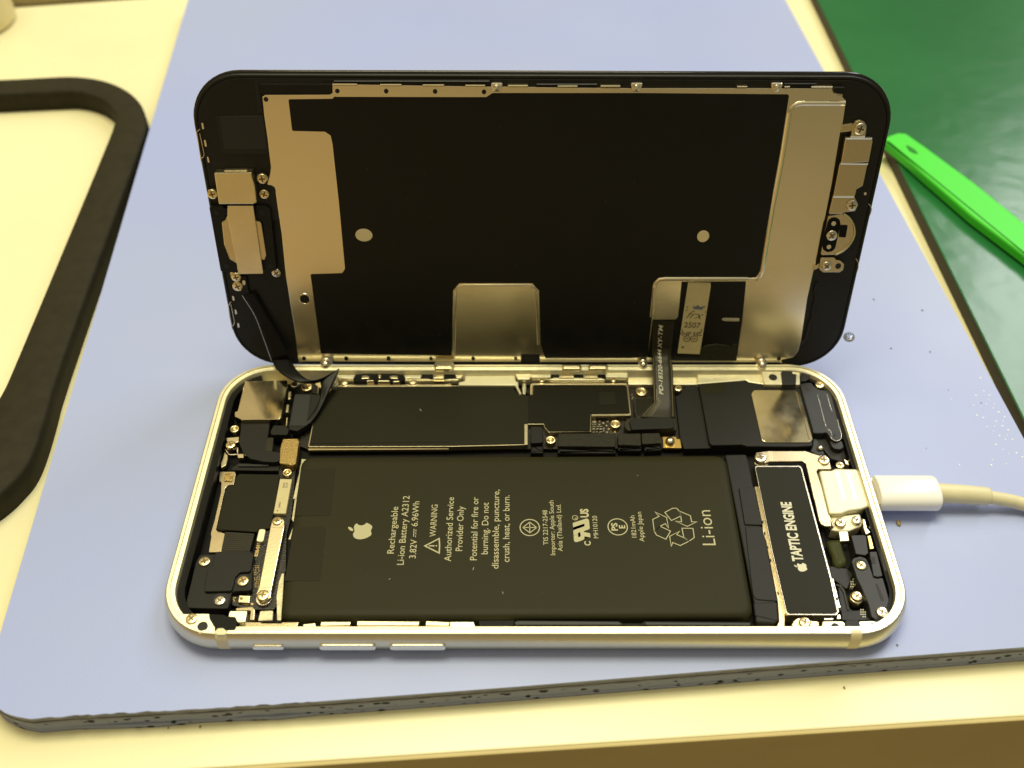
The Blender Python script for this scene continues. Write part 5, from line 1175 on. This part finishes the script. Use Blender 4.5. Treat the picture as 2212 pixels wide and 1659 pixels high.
cpts = [Bz(fU([(1770, 675)])[0], 3.1), Bz(fU([(2000, 715)])[0], 2.6), Bz(fU([(2212, 765)])[0], 2.0), Bz((2330, 1125), 1.55), Bz((2480, 1190), 1.4), Bz((2620, 1300), 1.4), Bz((2700, 1420), 1.4)]
bm = bmesh.new(); tube(bm, smooth_path(cpts, 10), 1.38, 20); clink('cord', bm, 'cable')
bm = bmesh.new(); c = A0-ax*.6; rg = []
prism(bm, circ((0, 0), 1, 4), 0, 1, 0); bm.clear()
for t in (-2.2, .0):
    rg.append([bm.verts.new(A0+ax*t+side*sx_*3.2+Vector((0, 0, sz_*.75))) for sx_, sz_ in ((-1, -1), (1, -1), (1, 1), (-1, 1))])
for j in range(4): bm.faces.new((rg[0][j], rg[0][(j+1) % 4], rg[1][(j+1) % 4], rg[1][j]))
clink('plug_tip', bm, 'silver', False)

# ------------------------------------------------------------------ small bits on the mat and table
def drop(v, r, label, group=None, ry=None, nm='water_drop', m='water', cat='water drop'):
    p = at(v, 0); bm = bmesh.new(); lathe(bm, [(0, 0), (r, 0), (r*.93, r*.12), (r*.7, r*.22), (r*.35, r*.28), (0, r*.30)], (0, 0, 0), 16)
    if ry:
        for q in bm.verts: q.co.y *= ry
    o = link(nm, bm, m, smooth=True); o.location = (p.x*S, p.y*S, .00001); o.rotation_euler = (0, 0, random.uniform(0, 3)); tag(o, label, cat, group); return o
drop(fL([(985, 1312)])[0], 1.35, 'large clear water drop on the blue mat beside the screen corner', ry=1.3)
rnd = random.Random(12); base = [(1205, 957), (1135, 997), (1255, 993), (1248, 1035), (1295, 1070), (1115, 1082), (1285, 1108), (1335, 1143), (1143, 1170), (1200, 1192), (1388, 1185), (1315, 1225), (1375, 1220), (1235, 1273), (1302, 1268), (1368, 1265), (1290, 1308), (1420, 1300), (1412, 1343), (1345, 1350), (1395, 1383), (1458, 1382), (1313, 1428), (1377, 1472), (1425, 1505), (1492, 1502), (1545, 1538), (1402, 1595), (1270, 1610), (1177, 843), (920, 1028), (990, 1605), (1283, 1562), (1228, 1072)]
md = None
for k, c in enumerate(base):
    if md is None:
        md = drop(fT([c])[0], 1, 'tiny white speck painted as a droplet glint on the right side of the blue mat', 'tiny white glint specks at the right of the blue mat', nm='glint_speck', m='white', cat='speck'); o = md
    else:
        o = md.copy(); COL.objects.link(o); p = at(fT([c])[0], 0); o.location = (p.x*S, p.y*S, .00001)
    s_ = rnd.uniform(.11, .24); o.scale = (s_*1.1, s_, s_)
def bit(v, r, z, m, name, label, cat, group=None):
    p = at(v, z); bm = bmesh.new(); bmesh.ops.create_icosphere(bm, subdivisions=2, radius=r); rr_ = random.Random(int(v[0]*7))
    for q in bm.verts: q.co *= rr_.uniform(.8, 1.15); q.co.z *= .4; q.co.x *= .7
    for q in bm.verts: q.co.z += r*.3
    o = link(name, bm, m, smooth=True); o.location = (p.x*S, p.y*S, z*S); tag(o, label, cat, group); return o
bit(fU([(735, 992)])[0], .75, 0, 'crumb', 'crumb', 'small brown crumb on the blue mat just below the charging plug', 'crumb')
for v, r in ((fT([(235, 152)])[0], .3), (fT([(662, 247)])[0], .32), (fT([(388, 582)])[0], .26), (fT([(732, 613)])[0], .26), (fT([(893, 947)])[0], .16), (fT([(697, 1463)])[0], .14), (fT([(1182, 1063)])[0], .22)):
    bit(v, r, 0, 'speck', 'dust_speck', 'small dark speck on the blue mat right of the phone', 'speck', 'dark specks on the mat right of the phone')
bit(fW([(1177, 273)])[0], .28, 0, 'speck', 'dust_speck', 'tiny dark speck on the blue mat near the lower right corner of the phone', 'speck')
for v, r in ((fW([(745, 621)])[0], .3), (fX([(1412, 481)])[0], .3), (fX([(1187, 487)])[0], .2)):
    bit(v, r, TZ, 'crumb', 'dust_speck', 'tiny brown speck on the cream table in front of the mat', 'speck', 'brown specks on the table front')
